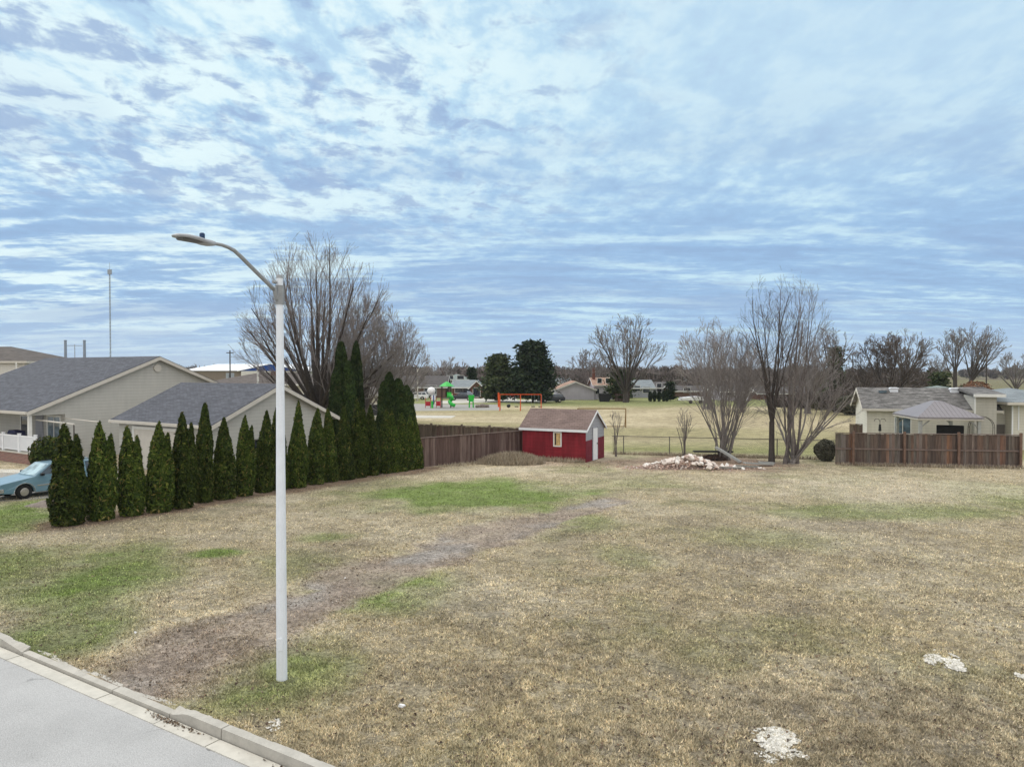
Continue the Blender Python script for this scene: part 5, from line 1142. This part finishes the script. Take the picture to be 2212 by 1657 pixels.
# ------------------------------------------------------------------ cars
def wheel(parent, x, y, r=.315, w=.19, side=-1):
    m = MB(); m.tube([(x, y - w / 2, r), (x, y - w / 2 + .03, r), (x, y + w / 2 - .03, r), (x, y + w / 2, r)], [r * .9, r, r, r * .9], 24); t = MB()
    wh = m.build('wheel', 'tyre', parent, smooth=False)
    yo = y + side * (w / 2 + .004); m = MB(); m.tube([(x, yo, r), (x, yo + side * .02, r), (x, yo + side * .03, r)], [r * .56, r * .50, r * .2], 16); m.build('rim', 'rim', wh)
def car(label, loc, rot, paint_='car_blue', simple=False, name='parked_car'):
    """nose toward local -x; near flank is local +y... both flanks are modelled"""
    root = thing(name, label, 'car', loc, rot); hw = .85
    prof = [(-2.35, .35), (-2.38, .62), (-2.30, .74), (-1.0, .93), (-.95, .94), (2.25, .95), (2.38, .85), (2.38, .4), (2.2, .3)]
    def arch(cx): return [(cx + .39 * math.cos(t), .30 + .37 * math.sin(t)) for t in np.linspace(0, math.pi, 10)]
    poly = prof + [(1.75, .25)] + [(x, max(.25, z)) for x, z in arch(1.33)] + [(.9, .25), (-.9, .25)] + [(x, max(.25, z)) for x, z in arch(-1.38)] + [(-1.8, .28)]
    m = MB(); n = len(poly)
    V = []
    for y, k in ((-hw, 0), (-hw * .97, 1), (hw * .97, 1), (hw, 0)):
        for x, z in poly: V.append((x, y if z < .8 else y * (.955), z))
    Fs = [tuple(range(n))[::-1], tuple(range(3 * n, 4 * n))]
    for j in range(3):
        for i in range(n): Fs.append((j * n + i, j * n + (i + 1) % n, (j + 1) * n + (i + 1) % n, (j + 1) * n + i))
    m.add(V, Fs); m.build('body', paint_, root, bevel=.03)
    # cabin
    b = [(-.98, .935), (2.2, .945)]; t0, t1 = -.28, 1.95; zt = 1.42
    m = MB(); wb_, wt = hw * .93, hw * .74
    q = [(-.98, -wb_, .93), (2.25, -wb_, .94), (2.25, wb_, .94), (-.98, wb_, .93), (t0, -wt, zt), (t1, -wt, zt), (t1, wt, zt), (t0, wt, zt)]
    m.add(q, ((0, 3, 2, 1), (4, 5, 6, 7), (0, 1, 5, 4), (1, 2, 6, 5), (2, 3, 7, 6), (3, 0, 4, 7))); m.build('cabin', paint_, root, bevel=.03)
    def lerp(a, b_, t): return tuple(a[i] + (b_[i] - a[i]) * t for i in range(3))
    def pane(nm, c, u0, u1, v0, v1, off, mat):
        bl_, br_, tr_, tl_ = c
        P = []
        for (u, v) in ((u0, v0), (u1, v0), (u1, v1), (u0, v1)):
            lo = lerp(bl_, br_, u); hi = lerp(tl_, tr_, u); P.append(Vector(lerp(lo, hi, v)) + Vector(off))
        P2 = [p - Vector(off) * 1.6 for p in P]; mm = MB(); mm.add(P + P2, ((0, 1, 2, 3), (7, 6, 5, 4), (0, 4, 5, 1), (1, 5, 6, 2), (2, 6, 7, 3), (3, 7, 4, 0))); return mm.build(nm, mat, root)
    pane('windshield', (q[0], q[3], q[7], q[4]), .06, .94, .06, .93, (-.012, 0, .012), 'glass_car')
    pane('rear_window', (q[1], q[2], q[6], q[5]), .08, .92, .1, .92, (.012, 0, .012), 'glass_side')
    for s, (a, b2, c, d) in ((-1, (0, 1, 5, 4)), (1, (3, 2, 6, 7))):
        for u0, u1 in ((.05, .36), (.385, .67), (.70, .95)): pane('side_window', (q[a], q[b2], q[c], q[d]), u0, u1, .1, .90, (0, s * .012, .004), 'glass_side')
    for s in (-1, 1):
        for x in (-1.38, 1.33): wheel(root, x, s * (hw - .10), side=s)
    m = MB(); m.box(-2.3, 2.2, -.72, .72, .26, .5); m.build('underbody', 'under_dark', root)
    if simple: return root
    m = MB(); m.box(-2.50, -2.382, -.86, .86, .38, .55); m.box(-2.5, -2.2, .853, .875, .38, .55); m.box(-2.5, -2.2, -.875, -.853, .38, .55); m.build('front_bumper', 'chrome', root, bevel=.02)
    m = MB(); m.box(2.382, 2.50, -.86, .86, .38, .55); m.build('rear_bumper', 'chrome', root, bevel=.02)
    m = MB(); m.box(-2.40, -2.345, -.38, .38, .57, .72); m.build('grille', 'black_plastic', root)
    for s in (-1, 1):
        m = MB(); m.box(-2.41, -2.33, s * .62 - .19, s * .62 + .19, .57, .72); m.build('headlight', 'glass_car', root, bevel=.015)
        m = MB(); m.box(2.37, 2.395, s * .68 - .12, s * .68 + .12, .6, .85); m.build('tail_light', 'play_red', root)
        m = MB(); m.box(-.75, -.62, s * .92 - .08, s * .92 + .08, .95, 1.07); m.build('mirror', 'black_plastic', root, bevel=.02)
        m = MB(); m.box(-2.2, 2.2, s * .85 - .006 + s * .008, s * .85 + .006 + s * .008, .53, .56) if False else m.box(-.88, .85, s * .862 - .008, s * .862 + .008, .52, .56); m.build('side_trim', 'chrome', root)
        m = MB(); m.tube([(-1.38 + .42 * math.cos(t), s * .858, .30 + .40 * math.sin(t)) for t in np.linspace(.0, math.pi, 14)], .016, 5); m.build('wheel_arch_trim', 'chrome', root)
        m = MB(); m.box(-.02, .1, s * .866 - .012, s * .866 + .012, .80, .83); m.build('door_handle', 'chrome', root)
    m = MB(); [m.box(t0 + .2, t1 - .05, s * .5 - .015, s * .5 + .015, zt + .03, zt + .06) for s in (-1, 1)]; m.build('roof_rack', 'black_plastic', root)
    return root
cw = gp(52, 1078)   # near front wheel
carang = math.atan2(U.y, U.x)          # local +x away from the street
e_x = Vector((math.cos(carang), math.sin(carang), 0)); e_y = Vector((-math.sin(carang), math.cos(carang), 0))
cl_ = cw + e_x * 1.38 + e_y * .78
car('light blue old boxy estate car parked behind the first cedars', cl_, carang)
paint('car_dark', (.02, .022, .03), .3, .1, spec=.5); paint('car_white', (.7, .7, .72), .3, .05, spec=.5); paint('car_red', (.2, .015, .02), .3, .1, spec=.5); paint('car_silver', (.35, .36, .38), .3, .05, spec=.5)
for x, Y, pm, lab, rz in ((997, 137, 'car_dark', 'dark car parked before the brick bungalow behind the slide', 0), (1190, 128, 'car_dark', 'dark car parked at the left of the lilac gable house', .3), (898, 140, 'car_white', 'white car parked behind the left side of the playground', 0), (1100, 146, 'car_red', 'dark red car behind the orange swing set', 0), (916, 146, 'car_silver', 'silver car next to the white car behind the playground', .1), (1136, 147, 'car_red', 'red car under the big dark pine', .2)):
    car(lab, (at(x, 800, Y).x, Y, 0), rz, pm, True)
t = thing('covered_boat', 'low object under a pale tarp before the long brown bungalow', 'covered trailer', (at(1500, 800, 124).x, 124, 0), 0)
m = MB(); m.prism([(-2.6, .5), (2.6, .5), (2.4, 1.0), (.5, 1.25), (-2.4, 1.0)], 'y', -.9, .9); m.build('tarp', 'play_white', t, bevel=.1)
for x in (-.8, .8): m = MB(); m.tube([(x, -.9, .3), (x, -.75, .3)], .3, 12); m.build('wheel', 'tyre', t)
t = thing('patio_umbrella', 'dark closed bin standing before the lilac split level house', 'bin', (at(1306, 800, 131).x, 131, 0), 0); t.name = 'waste_bin'
m = MB(); m.prism([(-.9, 0), (.8, 0), (1.2, 1.3), (-1.1, 1.4)], 'y', -.5, .5); m.build('body', 'black_plastic', t, bevel=.1)
m = MB(); m.box(-1.15, 1.25, -.55, .55, 1.42, 1.5); m.build('lid', 'black_plastic', t)
# ------------------------------------------------------------------ world, sun, camera
SUN_EL, SUN_AZ = R(42), R(-55)      # azimuth from +Y toward +X
w = bpy.data.worlds.new('World'); bpy.context.scene.world = w; w.use_nodes = True; nt = w.node_tree
for n in list(nt.nodes): nt.nodes.remove(n)
out = N(nt, 'ShaderNodeOutputWorld'); bg = N(nt, 'ShaderNodeBackground'); L(nt, bg.outputs[0], out.inputs[0])
sky = N(nt, 'ShaderNodeTexSky'); sky.sky_type = 'NISHITA'; sky.sun_disc = False; sky.sun_elevation = SUN_EL; sky.sun_rotation = SUN_AZ; sky.air_density = 1.2; sky.dust_density = .6
bg.inputs['Strength'].default_value = .10
tc = N(nt, 'ShaderNodeTexCoord'); sep = N(nt, 'ShaderNodeSeparateXYZ'); L(nt, tc.outputs['Generated'], sep.inputs[0])
zc = math_(nt, 'ADD', math_(nt, 'MAXIMUM', sep.outputs[2], 0.0), .10)
cmb = N(nt, 'ShaderNodeCombineXYZ'); L(nt, math_(nt, 'DIVIDE', sep.outputs[0], zc), cmb.inputs[0]); L(nt, math_(nt, 'DIVIDE', sep.outputs[1], zc), cmb.inputs[1])
P = cmb.outputs[0]
lowf = noise(nt, mapped(nt, P, (.55, .5, 1), (3.1, 1.7, 0)), 1.0, 5, .55, .3)
puff = noise(nt, mapped(nt, P, (2.3, 1.25, 1), (7.3, 2.2, 0), (0, 0, -.25)), 2.3, 7, .58, .2)
fine = noise(nt, mapped(nt, P, (2.2, 1.6, 1), (2.3, 6.2, 0), (0, 0, -.35)), 6.5, 5, .6, .2)
strk = noise(nt, mapped(nt, P, (.42, 1.25, 1), (1.3, 9.2, 0), (0, 0, .12)), 1.9, 6, .62, .35)
wis = noise(nt, mapped(nt, P, (1.0, 1.9, 1), (5.5, 4.4, 0), (0, 0, -.5)), 3.6, 6, .6, .3)
el = sep.outputs[2]; hi = ramp(nt, el, .12, .30)
d1 = math_(nt, 'ADD', math_(nt, 'ADD', math_(nt, 'MULTIPLY', puff, .55), math_(nt, 'MULTIPLY', lowf, .30)), math_(nt, 'MULTIPLY', fine, .15))
d2 = math_(nt, 'ADD', math_(nt, 'MULTIPLY', strk, .65), math_(nt, 'MULTIPLY', wis, .35))
mixd = N(nt, 'ShaderNodeMix'); mixd.data_type = 'FLOAT'; L(nt, hi, mixd.inputs[0]); L(nt, d2, mixd.inputs[2]); L(nt, d1, mixd.inputs[3]); dens = mixd.outputs[0]
K = 10.0
def kc(*v): return [x * K for x in v]
top = ramp(nt, el, .14, .40)
dens = math_(nt, 'ADD', dens, math_(nt, 'ADD', math_(nt, 'MULTIPLY', math_(nt, 'SUBTRACT', 1.0, top), .035), math_(nt, 'MULTIPLY', math_(nt, 'SUBTRACT', fine, .5), .12)))
mid = mix(nt, top, kc(.35, .555, .82), kc(.53, .76, .93))
bright = mix(nt, top, kc(.60, .82, .95), kc(.72, .92, .99))
c1 = mix(nt, ramp(nt, dens, .42, .56), bright, mid)
c2 = mix(nt, math_(nt, 'MULTIPLY', ramp(nt, dens, .53, .66), .85), c1, mix(nt, top, kc(.30, .46, .71), kc(.44, .62, .84)))
left = math_(nt, 'ADD', math_(nt, 'MULTIPLY', sep.outputs[0], -.8), math_(nt, 'MULTIPLY', el, .9))
c3 = mix(nt, math_(nt, 'MULTIPLY', ramp(nt, left, .06, .55), ramp(nt, dens, .58, .46)), c2, kc(.80, .97, 1.01))
veil = math_(nt, 'MULTIPLY', ramp(nt, math_(nt, 'ADD', sep.outputs[0], el), .25, .8), ramp(nt, el, .16, .36))
c3 = mix(nt, math_(nt, 'MULTIPLY', veil, .6), c3, kc(.54, .73, .90))
pf = noise(nt, mapped(nt, P, (1, .85, 1), (4.3, 8.2, 0), (0, 0, -.3)), 6.6, 7, .60, .3)
region = noise(nt, mapped(nt, P, (1, 1, 1), (1.3, 4.2, 0)), 1.1, 3, .5)
pm = math_(nt, 'MULTIPLY', ramp(nt, math_(nt, 'ADD', pf, math_(nt, 'MULTIPLY', region, .35)), .655, .80), math_(nt, 'MULTIPLY', ramp(nt, el, .12, .24), ramp(nt, sep.outputs[0], .30, -.10)))
c3 = mix(nt, math_(nt, 'MULTIPLY', pm, .85), c3, kc(.34, .48, .72))
bands = noise(nt, mapped(nt, P, (.30, .75, 1), (9.3, 3.2, 0), (0, 0, .2)), 1.5, 5, .6, .4)
c3 = mix(nt, math_(nt, 'MULTIPLY', ramp(nt, bands, .48, .64), ramp(nt, el, .42, .10, 0, .55)), c3, kc(.32, .46, .70))
hzf = ramp(nt, el, .0, .09, .7, 0)
c4 = mix(nt, hzf, c3, [v * K for v in (.50, .68, .89)])
# overcast overhead and behind, out of frame, brightened and whitened to light the ground
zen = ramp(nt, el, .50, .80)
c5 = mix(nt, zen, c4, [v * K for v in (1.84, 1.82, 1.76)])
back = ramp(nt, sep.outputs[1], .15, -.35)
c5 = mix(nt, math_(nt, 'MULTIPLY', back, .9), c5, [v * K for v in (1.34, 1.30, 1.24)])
cov = ramp(nt, lowf, .2, .45, .85, .97)
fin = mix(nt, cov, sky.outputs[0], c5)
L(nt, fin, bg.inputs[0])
sd = bpy.data.lights.new('sun', 'SUN'); sd.energy = 1.3; sd.angle = R(25); sd.color = (1, .97, .92); so_ = bpy.data.objects.new('sun', sd); C.objects.link(so_)
dirv = Vector((math.sin(SUN_AZ) * math.cos(SUN_EL), math.cos(SUN_AZ) * math.cos(SUN_EL), math.sin(SUN_EL)))
so_.rotation_mode = 'QUATERNION'; so_.rotation_quaternion = dirv.to_track_quat('Z', 'Y')
cam = bpy.data.cameras.new('camera'); co_ = bpy.data.objects.new('camera', cam); C.objects.link(co_)
cam.sensor_width = 36; cam.lens = 36 * F / 2212; cam.clip_end = 9000; cam.clip_start = .1
co_.location = (0, 0, HC); co_.rotation_euler = (R(90) - PITCH, 0, 0)
sc = bpy.context.scene; sc.camera = co_
sc.view_settings.view_transform = 'Standard'; sc.view_settings.look = 'None'; sc.view_settings.exposure = 0; sc.view_settings.gamma = 1
sc.render.engine = 'CYCLES'

# faint air between here and the far woods
hzm = bpy.data.materials.new('haze'); hzm.use_nodes = True; nt = hzm.node_tree
for n in list(nt.nodes):
    if n.type != 'OUTPUT_MATERIAL': nt.nodes.remove(n)
pv = nt.nodes.new('ShaderNodeVolumePrincipled'); pv.inputs['Color'].default_value = (.80, .88, .97, 1); pv.inputs['Density'].default_value = .00014
L(nt, pv.outputs[0], nt.nodes['Material Output'].inputs['Volume']); MATS['haze'] = hzm
m = MB(); m.box(-4500, 4500, -4500, 4500, -1.4, 60); hb_ = m.build('haze', 'haze'); struct(hb_, 'stuff', 'thin pale air over the whole scene', 'haze')
